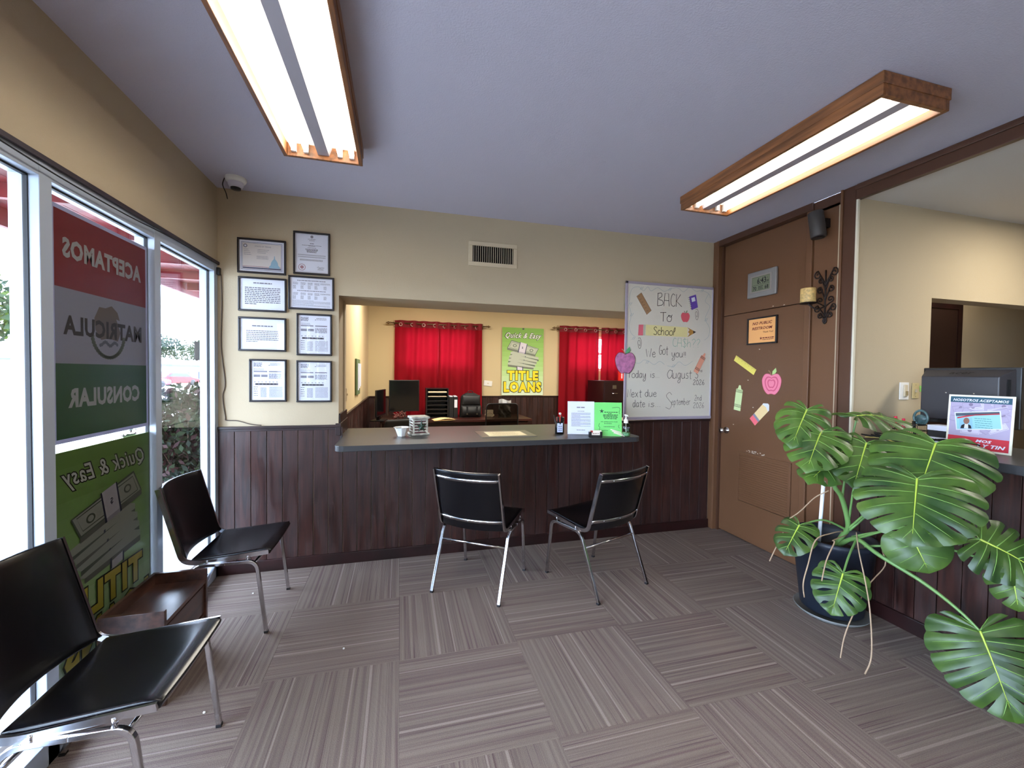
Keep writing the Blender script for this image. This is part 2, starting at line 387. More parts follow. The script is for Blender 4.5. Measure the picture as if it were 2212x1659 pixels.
wall_staff = tag(MB().box(-0.60, -0.48, D2, YB+0.1, 0, ZC).ob('wall_staff_left', M_wall2), kind=S)
planks(wall_staff, D2, YB, lambda b, p, q, z0, z1, d: b.box(-0.48, -0.48+d, p, q, z0, z1), 0.0, 1.028)
tag(MB().box(-0.48, -0.458, D2, YB, 1.028, 1.048).ob('trim_7', M_woodd), kind=S)
tag(MB().box(4.9, 5.0, D2, YB, 0, ZC).ob('wall_staff_right', M_wall2), kind=S)
for k, (a, b) in enumerate((W1, W2)):
    w = tag(empty('window_%d' % (k+2)), kind=S)
    MB().box(a, b, YB+0.03, YB+0.09, WZ[0], WZ[0]+0.05).box(a, b, YB+0.03, YB+0.09, WZ[1]-0.05, WZ[1]).box(a, a+0.05, YB+0.03, YB+0.09, WZ[0], WZ[1]).box(b-0.05, b, YB+0.03, YB+0.09, WZ[0], WZ[1]).box(a, b, YB+0.03, YB+0.09, 1.80, 1.84).ob('window_frame', M_white, w)
    MB().box(a+0.04, b-0.04, YB+0.055, YB+0.06, WZ[0]+0.04, WZ[1]-0.04).ob('glass_pane', M_clear, w)

# ------------------------------------------------------------------ window wall (left)
wl = MB().box(-1.305, XL, YF-0.1, D, 2.162, ZC).box(-1.303, XL, D, YB+0.1, -0.1, ZC)
tag(wl.ob('wall_left', M_wall), kind=S)
win = tag(empty('window_1'), kind=S)
GX = -1.252
ml = [1.8725 - 0.7075*k for k in range(0, 8)] + [2.58]
ys = sorted(ml)
def mull(y0, y1, xi=XL):
    MB().box(-1.300, xi, y0, y1, 0.0, 2.162).ob('mullion', M_alu, win, bevel=0.002)
for y in ys:
    mull(y-0.0275, y+0.0275)
    for s in (-1, 1): MB().box(GX-0.006, GX+0.008, y+s*0.0275-0.004, y+s*0.0275+0.004, 0.09, 2.10).ob('gasket', M_rubber, win)
mull(3.262, D)
MB().box(GX-0.006, GX+0.008, 3.258, 3.266, 0.09, 2.10).ob('gasket', M_rubber, win)
MB().box(-1.300, XL, YF, D, 0.0, 0.088).ob('sill_rail', M_alu, win, bevel=0.002)
MB().box(-1.300, XL-0.002, YF, D, 2.105, 2.162).ob('head_rail', M_alu, win, bevel=0.002)
MB().box(GX-0.006, GX+0.008, YF, D, 2.098, 2.106).ob('gasket', M_rubber, win)
MB().box(XL-0.01, XL+0.012, YF, D, 2.158, 2.176).ob('dark_head_strip', mat('dark_purple_brown_strip', (48, 38, 46), 0.5), win)
yy = [YF] + ys + [3.29]
for a, b in zip(yy[:-1], yy[1:]):
    if b-a > 0.2: MB().box(GX-0.003, GX+0.003, a+0.02, b-0.02, 0.07, 2.12).ob('glass_pane', M_clear, win)
# thin cable sagging along the head of the windows
cab = MB().tube(spline([(XL+0.018, y, 2.148-0.022*abs(math.sin(y*2.3))) for y in [YF+0.5+0.4*k for k in range(14)]] + [(XL+0.02, 3.28, 2.15)], 4), 0.003, 6)
tag(cab.ob('head_cable', M_blackm), 'thin black cable sagging along the top of the storefront windows', 'cable')
for y in (1.77, 2.30, 2.95):
    pass

# ------------------------------------------------------------------ right side: restroom door wall, post, header beam
tag(MB().box(2.95, 3.10, YW+0.02, D2, 0, ZC2).box(2.905, 2.97, 2.36, 3.30, ZC2-0.02, ZC).ob('wall_right', M_brownd), kind=S)
door = tag(empty('door_1', (2.90, 2.4, 0)), kind=S)
def dl(b, *a): pass
dx, dy = 2.90, 2.4
MB().box(0, 0.045, 0.005, 0.832, 0.012, 1.984).ob('door_slab', M_brown, door, bevel=0.002)
MB().box(0, 0.045, 0.005, 0.832, 1.990, 2.625).ob('transom_panel', M_brown, door, bevel=0.002)
# casing and jambs
MB().box(-0.059, 0.05, 0.85, 0.917, 0, ZC).box(-0.063, -0.045, 0.858, 0.868, 0, ZC).ob('casing_left', M_brown, door, bevel=0.003)
MB().box(-0.02, 0.05, 0.832, 0.85, 0, ZC).ob('jamb', M_brownd, door)
MB().box(-0.059, 0.05, -0.052, 0.85, 2.63, ZC).ob('casing_top', M_brownd, door, bevel=0.003)
MB().box(-0.052, 0.05, -0.052, -0.004, 0, 2.63).ob('casing_right', M_brown, door, bevel=0.003)
g = MB().box(-0.012, 0, 0.10, 0.62, 0.325, 0.345).box(-0.012, 0, 0.10, 0.62, 0.755, 0.775).box(-0.012, 0, 0.10, 0.12, 0.345, 0.755).box(-0.012, 0, 0.60, 0.62, 0.345, 0.755)
vg = g.ob('vent_grille', M_brown, door, bevel=0.002)
for k in range(22):
    z = 0.350 + k*0.0186
    MB().add([(-0.009, 0.12, z), (-0.009, 0.60, z), (-0.001, 0.60, z+0.014), (-0.001, 0.12, z+0.014), (-0.011, 0.12, z+0.003), (-0.011, 0.60, z+0.003), (-0.003, 0.60, z+0.017), (-0.003, 0.12, z+0.017)],
             [(0, 1, 2, 3), (7, 6, 5, 4), (0, 4, 5, 1), (1, 5, 6, 2), (2, 6, 7, 3), (3, 7, 4, 0)]).ob('slat', M_brown, vg)
kb = MB().lathe([(0.0, -0.075), (0.016, -0.073), (0.026, -0.062), (0.027, -0.05), (0.018, -0.038), (0.010, -0.03), (0.010, -0.012), (0.030, -0.008), (0.032, 0.0)], 20, (0, 0.765, 0.94), axis='x')
kb.ob('door_knob', M_chrome, door)
ch = MB(); rr = random.Random(3)
for k in range(16):
    y = 0.40+rr.uniform(-0.11, 0.13); z = 0.785+rr.uniform(-0.004, 0.012); ch.box(-0.0012, 0, y, y+rr.uniform(0.004, 0.02), z, z+rr.uniform(0.003, 0.008))
for y, z in ((0.42, 1.66), (0.53, 1.40), (0.63, 1.28), (0.30, 2.0), (0.2, 1.995), (0.47, 1.17), (0.68, 1.0)): ch.box(-0.0012, 0, y, y+0.012, z, z+0.006)
ch.ob('paint_chip', mat('chipped_plaster', (205, 190, 176), 0.9), door, kind='stuff')
# narrow panel, post and beads
tag(MB().box(2.862, 2.95, 2.147, 2.344, 0, ZC2+0.02).ob('trim_8', M_brown, bevel=0.002), kind=S)
tag(MB().box(2.835, 2.95, 2.132, 2.147, 0, ZC).ob('trim_9', M_brown, bevel=0.003), kind=S)
tag(MB().box(2.845, 2.95, 2.053, 2.132, 0, ZC).ob('trim_10', M_brownd, bevel=0.003), kind=S)
tag(MB().box(2.842, 2.858, 2.038, 2.050, 0, ZC2-0.01).ob('trim_11', mat('white_corner_bead', (214, 206, 184), 0.5)), kind=S)
bm_ = MB().box(2.840, 2.875, YF, 2.05, 2.585, ZC).box(2.828, 2.84, YF, 2.05, 2.645, 2.668)
tag(bm_.ob('trim_12', M_brownd, bevel=0.003), kind=S)
tag(MB().box(2.862, 2.97, 2.053, 2.36, 2.60, ZC).ob('trim_13', M_brownd), kind=S)
# beige wall of the desk area with its doorway to the hall
wd = MB().box(2.858, 3.566, YW, YW+0.12, 0, ZC2).box(3.566, XE, YW, YW+0.12, 1.996, ZC2).box(5.25, XE, YW, YW+0.12, 0, 1.996)
tag(wd.ob('wall_desk', M_wall), kind=S)
tag(MB().box(3.15, XE, 2.86, 2.98, 0, ZC2).box(3.10, 3.15, YW+0.12, 2.98, 0, ZC2).ob('wall_hall', M_wall), kind=S)
d2 = tag(empty('door_2', (4.45, 2.85, 0)), kind=S)
MB().box(0.0, 0.86, -0.012, 0.0, 0.01, 2.12).ob('door_slab', mat('dark_hall_door', (46, 26, 20), 0.5), d2)
MB().box(0.86, 0.92, -0.02, 0.0, 0, 2.18).box(0.0, 0.86, -0.02, 0, 2.12, 2.18).ob('casing', M_woodd, d2)
tag(MB().box(XE, XE+0.1, YF, YB, 0, ZC).ob('wall_end', M_wall), kind=S)
tag(MB().box(-1.36, XE, YF-0.12, YF, 0, ZC).ob('wall_front', M_wall), kind=S)

# ------------------------------------------------------------------ outdoors
M_conc = mat('pale_concrete', (150, 148, 144), 0.9, vary=0.12, vscale=1.5)
tag(MB().box(-3.1, -1.30, -6, 40, -0.16, -0.08).ob('sidewalk', M_conc), 'pale concrete walk running along outside the storefront windows', 'sidewalk', kind=S)
tag(MB().box(-140, -3.1, -60, 220, -0.30, -0.20).ob('ground', mat('bright_paving', (164, 160, 154), 0.95, vary=0.06, vscale=0.4)), kind=S)
# red canopy over the walk
can = empty('canopy', (-1.305, -4.0, 2.5), label='red painted timber canopy over the walk outside the windows', cat='canopy')
M_red = mat('red_paint', (120, 12, 22), 0.5, vary=0.25, vscale=5)
for k in range(9):
    x1 = -0.01-k*0.16; MB().box(x1-0.155, x1, 0, 13.0, 0.07, 0.09).ob('deck_board', M_red, can)
for k in range(17):
    y = 0.3+k*0.78; MB().box(-1.40, -0.02, y, y+0.045, -0.02, 0.07).ob('rafter', M_red, can)
MB().box(-1.46, -1.42, 0, 13.0, -0.06, 0.12).ob('fascia_board', M_red, can)
# far white building with blue doors
fb = empty('building', (-30, 60, -0.2), label='low white workshop with blue roof trim and blue roller door far across the street', cat='building')
M_wb = mat('white_render_wall', (150, 152, 156), 0.8); M_blue = mat('blue_paint', (10, 34, 92), 0.5)
MB().box(-8, 0, -4, 24, 0, 2.6).ob('wall', M_wb, fb)
MB().box(-8.2, 0.25, -4, 24.5, 2.05, 2.32).ob('roof_trim', M_blue, fb)
MB().box(-8, -0.3, -3.6, 24, 2.6, 3.0).ob('parapet', M_wb, fb)
MB().box(0, 0.08, 7.4, 11.9, 0.0, 1.32).ob('roller_door', M_blue, fb, bevel=0.03)
MB().box(0, 0.08, 14.8, 20, 0.1, 1.32).ob('roller_door', M_blue, fb, bevel=0.03)
def car(loc, rz, m, label):
    c = empty('car', loc, rz, label, 'car')
    b = MB(); prof = [(-2.1, 0.25), (2.15, 0.25), (2.2, 0.65), (1.3, 0.85), (0.7, 1.30), (-1.0, 1.33), (-1.7, 0.92), (-2.15, 0.85)]
    M = Matrix.Rotation(PI/2, 4, 'X'); b.prism(prof, -0.85, 0.85, M); b.ob('body', m, c, bevel=0.08, seg=3)
    MB().prism([(1.18, 0.88), (0.66, 1.25), (-0.95, 1.27), (-1.5, 0.93)], -0.86, 0.86, M).ob('window', mat('car_glass', (30, 36, 44), 0.1), c)
    for x in (-1.35, 1.35):
        for s in (-1, 1): MB().lathe([(0, -0.1), (0.24, -0.1), (0.31, -0.07), (0.31, 0.07), (0.24, 0.1), (0, 0.1)], 18, (x, s*0.78, 0.31), axis='y').ob('wheel', M_rubber, c)
    return c
car((-22, 49.5, -0.2), 1.2, M_red, 'red parked car across the street, its roof just above the bush')
car((-22, 43.5, -0.2), 1.0, mat('pink_red_paint', (190, 60, 90), 0.35), 'pinkish red parked car nearest the mullion, half behind the bush')
M_leafs = [translucent('tree_leaf_%d' % i, c, 0.35) for i, c in enumerate([(36, 50, 28), (58, 72, 26), (28, 42, 28)])]
M_bark = mat('bark', (92, 74, 60), 0.9)
def foliage(n, fn, s, mats, seed):
    r = random.Random(seed); b = MB()
    for k in range(n):
        c = Vector(fn(r)); a = Vector((r.uniform(-1, 1), r.uniform(-1, 1), r.uniform(-0.6, 1))).normalized(); t = a.orthogonal().normalized()
        t = (Matrix.Rotation(r.uniform(0, 6.28), 4, a) @ t); w = a.cross(t); q = s*r.uniform(0.6, 1.3)
        b.add([c-t*q, c+w*q*0.5, c+t*q, c-w*q*0.5], [(0, 1, 2, 3)], r.randrange(len(mats)))
    return b
def tree(loc, h, rr_, seed, label, mats=None):
    t = empty('tree', loc, 0, label, 'tree', 'trees behind the far buildings')
    MB().tube([(0, 0, 0), (0.1, 0, h*0.35), (0, 0.1, h*0.7)], [h*0.04, h*0.03, h*0.015], 8).ob('trunk', M_bark, t)
    R_ = random.Random(seed); cs = [(R_.gauss(0, rr_*0.45), R_.gauss(0, rr_*0.45), h*R_.uniform(0.5, 0.85), rr_*R_.uniform(0.35, 0.6)) for _ in range(9)]
    def fn(r):
        c = r.choice(cs); d = Vector((r.gauss(0, 1), r.gauss(0, 1), r.gauss(0, 0.8))).normalized()*c[3]*r.uniform(0.75, 1.0); return (c[0]+d.x, c[1]+d.y, c[2]+d.z)
    foliage(1500, fn, h*0.035, mats or M_leafs, seed).ob('foliage', mats or M_leafs, t, kind='stuff')
tree((-44, 84, -0.2), 8.0, 3.6, 1, 'yellowish green tree beside the mullion behind the white workshop', [M_leafs[1]])
tree((-46, 98, -0.2), 9.0, 4.6, 2, 'blue green tree rising in the middle above the white workshop', [M_leafs[2], M_leafs[0]])
tree((-46, 114, -0.2), 7.8, 5.0, 3, 'dull green tree behind the right end of the white workshop', [M_leafs[0], M_leafs[2]])
tree((-19, 24.5, -0.2), 6.0, 2.0, 4, 'leafy green tree seen through the leftmost strip of window', M_leafs)
hb = empty('building', (-24, 30, -0.2), label='low blue grey house seen through the leftmost strip of window', cat='building')
MB().box(-6, 0, -3, 7, 0, 2.2).ob('wall', mat('blue_grey_wall', (120, 136, 168), 0.8), hb); MB().box(-6.4, 0.4, -3.4, 7.4, 2.2, 2.5).ob('roof', mat('grey_roof', (120, 118, 122), 0.9), hb)
# flowering bush against the wall, between window and walk
bush = empty('bush', (-2.25, 5.35, -0.09), label='green flowering bush with pinkish tips just outside the corner window', cat='bush')
M_bl = [translucent('bush_leaf_%d' % i, c, 0.3) for i, c in enumerate([(28, 42, 24), (38, 52, 30), (20, 32, 20), (54, 34, 34)])]
stems = []
R_ = random.Random(12); sb = MB()
for k in range(34):
    a = R_.uniform(0, 6.28); l = R_.uniform(0.75, 1.42); sp_ = R_.uniform(0.1, 0.50)
    pts = spline([(0, 0, 0), (math.cos(a)*sp_*0.3, math.sin(a)*sp_*0.3, l*0.4), (math.cos(a)*sp_, math.sin(a)*sp_, l*0.97)], 5)
    stems.append(pts); sb.tube(pts, [0.010-0.008*i/len(pts) for i in range(len(pts))], 5)
sb.ob('stem', M_bark, bush, kind='stuff')
def bfn(r):
    p = r.choice(stems); i = min(len(p)-1, int(len(p)*r.uniform(0.42, 1.0))); q = p[i]; return (q.x+r.gauss(0, 0.07), q.y+r.gauss(0, 0.07), q.z+r.gauss(0, 0.05))
foliage(7500, bfn, 0.044, M_bl, 5).ob('foliage', M_bl, bush, kind='stuff')
tag(MB().box(-1.375, -1.304, 3.36, 3.44, 1.50, 1.63).ob('outdoor_box', M_blackm, bevel=0.008), 'small black box on the outside wall by the corner window', 'box')

# ------------------------------------------------------------------ ceiling light fixtures
M_tube = mat('glowing_tube', (255, 255, 255), emit=(255, 247, 232), es=TUBE)
M_pan = mat('white_enamel', (238, 236, 228), 0.35)
def fixture(x0, x1, y0, y1, tubes, label):
    f = empty('ceiling_light', ((x0+x1)/2, (y0+y1)/2, ZC), label=label, cat='ceiling light', group='wood framed fluorescent ceiling lights')
    w, l = (x1-x0)/2, (y1-y0)/2
    def board(a, b, c, d):
        m = MB().box(a, b, c, d, -0.098, -0.001); return m
    t = 0.02
    for (a, b, c, d, ax) in ((-w, -w+t, -l, l, 0), (w-t, w, -l, l, 1), (-w+t, w-t, -l, -l+t, 2), (-w+t, w-t, l-t, l, 3)):
        o = board(a, b, c, d).ob('frame_board', M_oak, f, bevel=0.003)
    # routed line of the frame, as a raised lip
    e = 0.0035
    MB().box(-w-e, -w, -l-e, l+e, -0.052, -0.003).box(w, w+e, -l-e, l+e, -0.052, -0.003).box(-w, w, -l-e, -l, -0.052, -0.003).box(-w, w, l, l+e, -0.052, -0.003).ob('frame_lip', M_oak, f, bevel=0.0015)
    MB().box(-w+t, w-t, -l+t, l-t, -0.030, -0.004).ob('reflector_pan', M_pan, f)
    MB().prism([(-0.045, 0), (0.045, 0), (0.028, -0.045), (-0.028, -0.045)], -l+t, l-t, Matrix(((1, 0, 0, 0), (0, 0, 1, 0), (0, 1, 0, -0.030), (0, 0, 0, 1)))).ob('ballast_cover', mat('grey_enamel', (170, 165, 172), 0.4), f)
    for x in (-0.145, -0.085, 0.085, 0.145):
        for s in (-1, 1):
            MB().box(x-0.012, x+0.012, s*(l-t)-0.018 if s > 0 else -l+t, s*(l-t) if s > 0 else -l+t+0.018, -0.078, -0.03).ob('lamp_holder', M_white, f)
        if x in tubes:
            tb = MB().tube([(x, -l+t+0.02, -0.062), (x, l-t-0.02, -0.062)], 0.0128, 14).ob('fluorescent_tube', M_tube, f)
    return f
fixture(-0.605, -0.205, 1.25, 2.51, (-0.145, -0.085, 0.085, 0.145), 'oak framed four-tube light over the window side of the room')
fixture(1.885, 2.275, 1.27, 2.53, (-0.085, 0.145), 'oak framed light with two lit tubes over the plant side')

# security camera
cc = empty('security_camera', (-1.035, 3.12, ZC), label='small white dome security camera on the ceiling in the window corner', cat='security camera')
MB().lathe([(0.06, 0.0), (0.062, -0.012), (0.055, -0.026), (0.04, -0.032), (0, -0.032)], 28).ob('base', M_white, cc)
MB().lathe([(0.045, -0.030), (0.044, -0.045), (0.036, -0.062), (0.02, -0.074), (0, -0.078)], 24).ob('dome', mat('dome_white', (214, 210, 220), 0.3), cc)
MB().lathe([(0.0, 0.0), (0.028, 0.002), (0.030, 0.012)], 20, (0.004, -0.012, -0.080)).ob('lens', M_black, cc)
MB().tube(spline([(-0.055, -0.02, -0.01), (-0.075, 0.0, -0.05), (-0.085, 0.08, -0.07), (-0.10, 0.15, -0.085)], 5), 0.003, 6).ob('cable', M_blackm, cc)

# air vent
vt = empty('air_vent', (0.524, D, 2.291), label='white wall air vent with vertical louvers above the service opening', cat='vent')
vw, vh = 0.400, 0.194; m_ = MB()
for a in ((0, vw, 0, 0.033), (0, vw, vh-0.033, vh), (0, 0.033, 0.033, vh-0.033), (vw-0.033, vw, 0.033, vh-0.033)): m_.box(a[0], a[1], -0.010, -0.001, a[2], a[3])
M_vent = mat('cream_enamel', (206, 190, 160), 0.45)
m_.ob('frame', M_vent, vt, bevel=0.003)
MB().box(0.033, vw-0.033, -0.003, -0.001, 0.033, vh-0.033).ob('duct_backing', M_dark, vt)
for k in range(19):
    x = 0.042 + k*(vw-0.084)/18
    MB().box(x-0.0008, x+0.0008, -0.009, 0.009, 0.033, vh-0.033, M=Matrix.Translation((0, -0.0, 0))).ob('louver', M_vent, vt).location = (0, -0.0105, 0)

# ------------------------------------------------------------------ framed certificates
M_fr = mat('black_picture_frame', (26, 20, 26), 0.35)
def framed(x0, x1, z0, z1, label, art, name='framed_certificate', cat='framed certificate', group='framed certificates on the beige wall', y=D, fw_=0.013):
    f = empty(name, ((x0+x1)/2, y, (z0+z1)/2), label=label, cat=cat, group=group); w, h = (x1-x0)/2, (z1-z0)/2
    b = MB().box(-w, w, -0.018, -0.001, h-fw_, h).box(-w, w, -0.018, -0.001, -h, -h+fw_).box(-w, -w+fw_, -0.018, -0.001, -h+fw_, h-fw_).box(w-fw_, w, -0.018, -0.001, -h+fw_, h-fw_)
    b.ob('frame', M_fr, f, bevel=0.003)
    MB().box(-w+fw_, w-fw_, -0.008, -0.002, -h+fw_, h-fw_).ob('paper', M_paper, f)
    s = Sheet((-w+fw_, -0.008, -h+fw_), (1, 0, 0), (0, 0, 1)); s.pw = 2*w-2*fw_; s.ph = 2*h-2*fw_
    art(s); s.done('print', f)
    MB().box(-w+fw_, w-fw_, -0.0125, -0.0115, -h+fw_, h-fw_).ob('glass', clear('picture_glass', ior=1.35), f)
M_navy = mat('navy_ink', (46, 50, 92), 0.7); M_capitol = mat('pale_blue_ink', (142, 176, 196), 0.7); M_rose = mat('rose_ink', (170, 130, 140), 0.7)
M_grey2 = mat('mid_grey_ink', (132, 130, 142), 0.8)
def art_state(s):
    W_, H_ = s.pw, s.ph
    for q, m in ((0.012, M_navy), (0.0145, M_paper), (0.018, M_navy), (0.0195, mat('ivory_paper', (214, 206, 202), 0.7))):
        s.rect(q, q, W_-q, H_-q, m); s.layer(0.0002)
    s.text('STATE OF TEXAS', W_*0.52, H_*0.80, 0.0095, M_grey2, W_*0.36, 0.01)
    for k in range(3): s.bars(W_*0.40, H_*(0.71-0.05*k), W_*0.26-0.01*k, 0.003, M_grey2, seed=k)
    for k in range(4): s.bars(W_*0.10, H_*(0.70-0.055*k), W_*(0.10+0.02*k), 0.003, M_grey2, seed=k+9)
    for k in range(3): s.bars(W_*0.38, H_*(0.50-0.04*k), W_*0.26, 0.003, M_grey2, seed=k+5)
    s.rect(0.02, H_*0.155, W_-0.02, H_*0.175, M_rose); s.rect(0.02, H_*0.10, W_-0.02, H_*0.135, M_navy); s.layer(0.0002)
    cx = W_*0.78; s.poly([(cx-0.035, H_*.14), (cx+0.035, H_*.14), (cx+0.033, H_*.20), (cx+0.024, H_*.24), (cx+0.021, H_*.33), (cx+0.012, H_*.40), (cx+0.004, H_*.44), (cx+0.002, H_*.54), (cx-0.002, H_*.54), (cx-0.004, H_*.44), (cx-0.012, H_*.40), (cx-0.021, H_*.33), (cx-0.024, H_*.24), (cx-0.033, H_*.20)], M_capitol)
    s.ell(W_*0.13, H_*0.82, 0.013, 0.013, M_grey2); s.layer(); s.ell(W_*0.13, H_*0.82, 0.006, 0.006, M_paper)
def art_portrait(s):
    W_, H_ = s.pw, s.ph; s.line([(0.006, 0.006), (W_-0.006, 0.006), (W_-0.006, H_-0.006), (0.006, H_-0.006)], 0.0012, M_grey2, True)
    s.ell(W_*.5, H_*.93, 0.010, 0.010, M_grey2)
    for k, (y, w, c) in enumerate(((.86, .24, 0), (.825, .16, 0), (.75, .12, 1), (.70, .6, 0), (.685, .2, 0), (.64, .26, 0), (.60, .40, 1), (.575, .36, 1), (.55, .32, 1), (.525, .30, 1))):
        s.bars(W_*(.5-w/2), H_*y, W_*w, 0.0035, M_inkd if c else M_grey2, seed=k)
    for k, y in enumerate((.46, .445, .41, .395, .34, .325, .31)): s.bars(W_*.08+(0.012 if k > 3 else 0), H_*y, W_*(.84 if k < 4 else .7), 0.0024, M_grey2, seed=k+20)
    s.ell(W_*.20, H_*.14, 0.024, 0.024, M_rose, 28); s.layer(0.0002); s.ell(W_*.20, H_*.14, 0.020, 0.020, M_paper, 28); s.layer(0.0002); s.ell(W_*.20, H_*.14, 0.012, 0.012, M_rose, 18); s.layer(0.0002)
    s.line(spline([(W_*.66, H_*.15), (W_*.7, H_*.17), (W_*.74, H_*.14), (W_*.8, H_*.16), (W_*.88, H_*.145)], 5), 0.002, M_inkd)
    for k in range(3): s.bars(W_*.68, H_*(.125-.02*k), W_*.18, 0.0024, M_grey2, seed=k)
def art_text(lines, top, m=M_ink, w=0.8, hh=0.0046, tw=0.42):
    def f(s):
        W_, H_ = s.pw, s.ph; s.line([(0.010, 0.008), (W_-0.010, 0.008), (W_-0.010, H_-0.008), (0.010, H_-0.008)], 0.0008, M_grey2, True)
        s.bars(W_*(.5-tw/2), H_*top, W_*tw, 0.0065, M_ink, seed=1); s.rect(W_*(.5-tw/2), H_*top-0.003, W_*(.5+tw/2), H_*top-0.002, M_ink)
        for k in range(lines): s.bars(W_*(.5-w/2), H_*(top-0.16)-k*0.0125, W_*(w*(1 if k < lines-1 else .35)), hh, m, seed=k+3)
    return f
def art_table(s):
    W_, H_ = s.pw, s.ph; s.line([(0.006, 0.006), (W_-0.006, 0.006), (W_-0.006, H_-0.006), (0.006, H_-0.006)], 0.0008, M_grey2, True)
    for q in (0.90, 0.56):
        s.bars(W_*.16, H_*q, W_*.68, 0.0045, M_ink, seed=int(q*9))
        for c, x in enumerate((.06, .24, .41, .57, .71)):
            for k in range(3 if c != 4 else 2): s.bars(W_*x, H_*(q-.07)-k*0.0062, W_*(.12 if c < 4 else .24), 0.003, M_grey2, seed=c+k)
            for k in range(5): s.bars(W_*(x+(.08 if c == 4 else 0)), H_*(q-.17)-k*0.0052, W_*.07, 0.0028, M_grey2, seed=c*5+k)
    for k in range(7): s.bars(W_*.05, H_*(.24-.03*k), W_*(.9 if k not in (0, 4) else .5), 0.0026, M_grey2, seed=k+70)
def art_disc(s):
    W_, H_ = s.pw, s.ph
    for k in range(5): s.bars(W_*.07, H_*(.94-.022*k), W_*(.25-.02*(k % 2)), 0.004, M_ink, seed=k)
    for k in range(3): s.bars(W_*.56, H_*(.93-.022*k), W_*.32, 0.003, M_grey2, seed=k+4)
    s.poly([(W_*.51, H_*.88), (W_*.55, H_*.88), (W_*.53, H_*.91)], M_ink)
    for k in range(2): s.bars(W_*.07, H_*(.79-.03*k), W_*.3, 0.003, M_grey2, seed=k+8)
    for x, w in ((.07, .40), (.52, .38)): s.rect(W_*x, H_*.715, W_*(x+w), H_*.745, M_grey2)
    for x in (.07, .29): s.rect(W_*x, H_*.59, W_*(x+.19), H_*.65, M_grey2)
    for k in range(6): s.bars(W_*.52, H_*(.66-.022*k), W_*.38, 0.0042, M_grey2, seed=k+30)
    for k in range(7): s.bars(W_*(.08+.11*k), H_*.455, W_*.05, 0.005, M_grey2, seed=k)
    s.rect(W_*.11, H_*.385, W_*.80, H_*.43, M_ink); s.layer(0.0002)
    for k in range(6): s.rect(W_*(.13+.11*k), H_*.395, W_*(.20+.11*k), H_*.42, M_inkd)
    for k in range(14): s.bars(W_*.27, H_*(.31-.018*k), W_*.18, 0.0028, M_grey2, seed=k+40); s.bars(W_*.53, H_*(.33-.02*k), W_*.40, 0.0026, M_grey2, seed=k+60)
    for k in range(5): s.bars(W_*.07, H_*(.33-.055*k), W_*.12, 0.004, M_ink, seed=k+90)
framed(-1.090, -0.784, 2.113, 2.355, 'framed landscape certificate with a pale blue capitol dome, top left', art_state)
framed(-0.738, -0.494, 2.130, 2.435, 'framed portrait certificate with a round seal, highest of the eight', art_portrait)
framed(-1.086, -0.781, 1.849, 2.088, 'black framed notice full of text directly below the capitol certificate', art_text(10, 0.86, hh=0.006))
framed(-0.770, -0.466, 1.877, 2.118, 'black framed landscape sheet printed with two small tables', art_table)
framed(-1.086, -0.783, 1.570, 1.809, 'black framed notice with a short seven-line paragraph and blank lower half', art_text(7, 0.76, w=0.74, tw=0.48))
framed(-0.717, -0.480, 1.547, 1.850, 'black framed portrait sheet with a dark bar, right column, upper of two', art_disc)
framed(-1.019, -0.781, 1.212, 1.515, 'black framed portrait sheet with a dark bar, bottom left of the group', art_disc)
framed(-0.718, -0.480, 1.208, 1.511, 'black framed portrait sheet with a dark bar, bottom right of the group', art_disc)

# wire down the window corner and along the chair rail
tag(MB().tube(spline([(XL+0.025, D-0.012, 2.09), (XL+0.028, D-0.006, 1.9), (XL+0.022, D-0.006, 1.6), (XL+0.045, D-0.006, 1.35), (XL+0.03, D-0.006, 1.25), (XL+0.045, D-0.006, 1.11), (XL+0.05, D-0.006, 1.085), (XL+0.12, D-0.008, 1.08), (XL+0.2, D-0.01, 1.055), (XL+0.27, D-0.012, 1.046)], 5), 0.003, 6).ob('wire', mat('brown_wire', (70, 56, 48), 0.6)), 'thin wire running down the wall corner beside the window jamb', 'wire')
tag(MB().box(XL+0.002, XL+0.022, D-0.03, D, 2.085, 2.135).ob('sensor', M_black, bevel=0.003), 'small black sensor at the top of the corner window jamb', 'sensor')

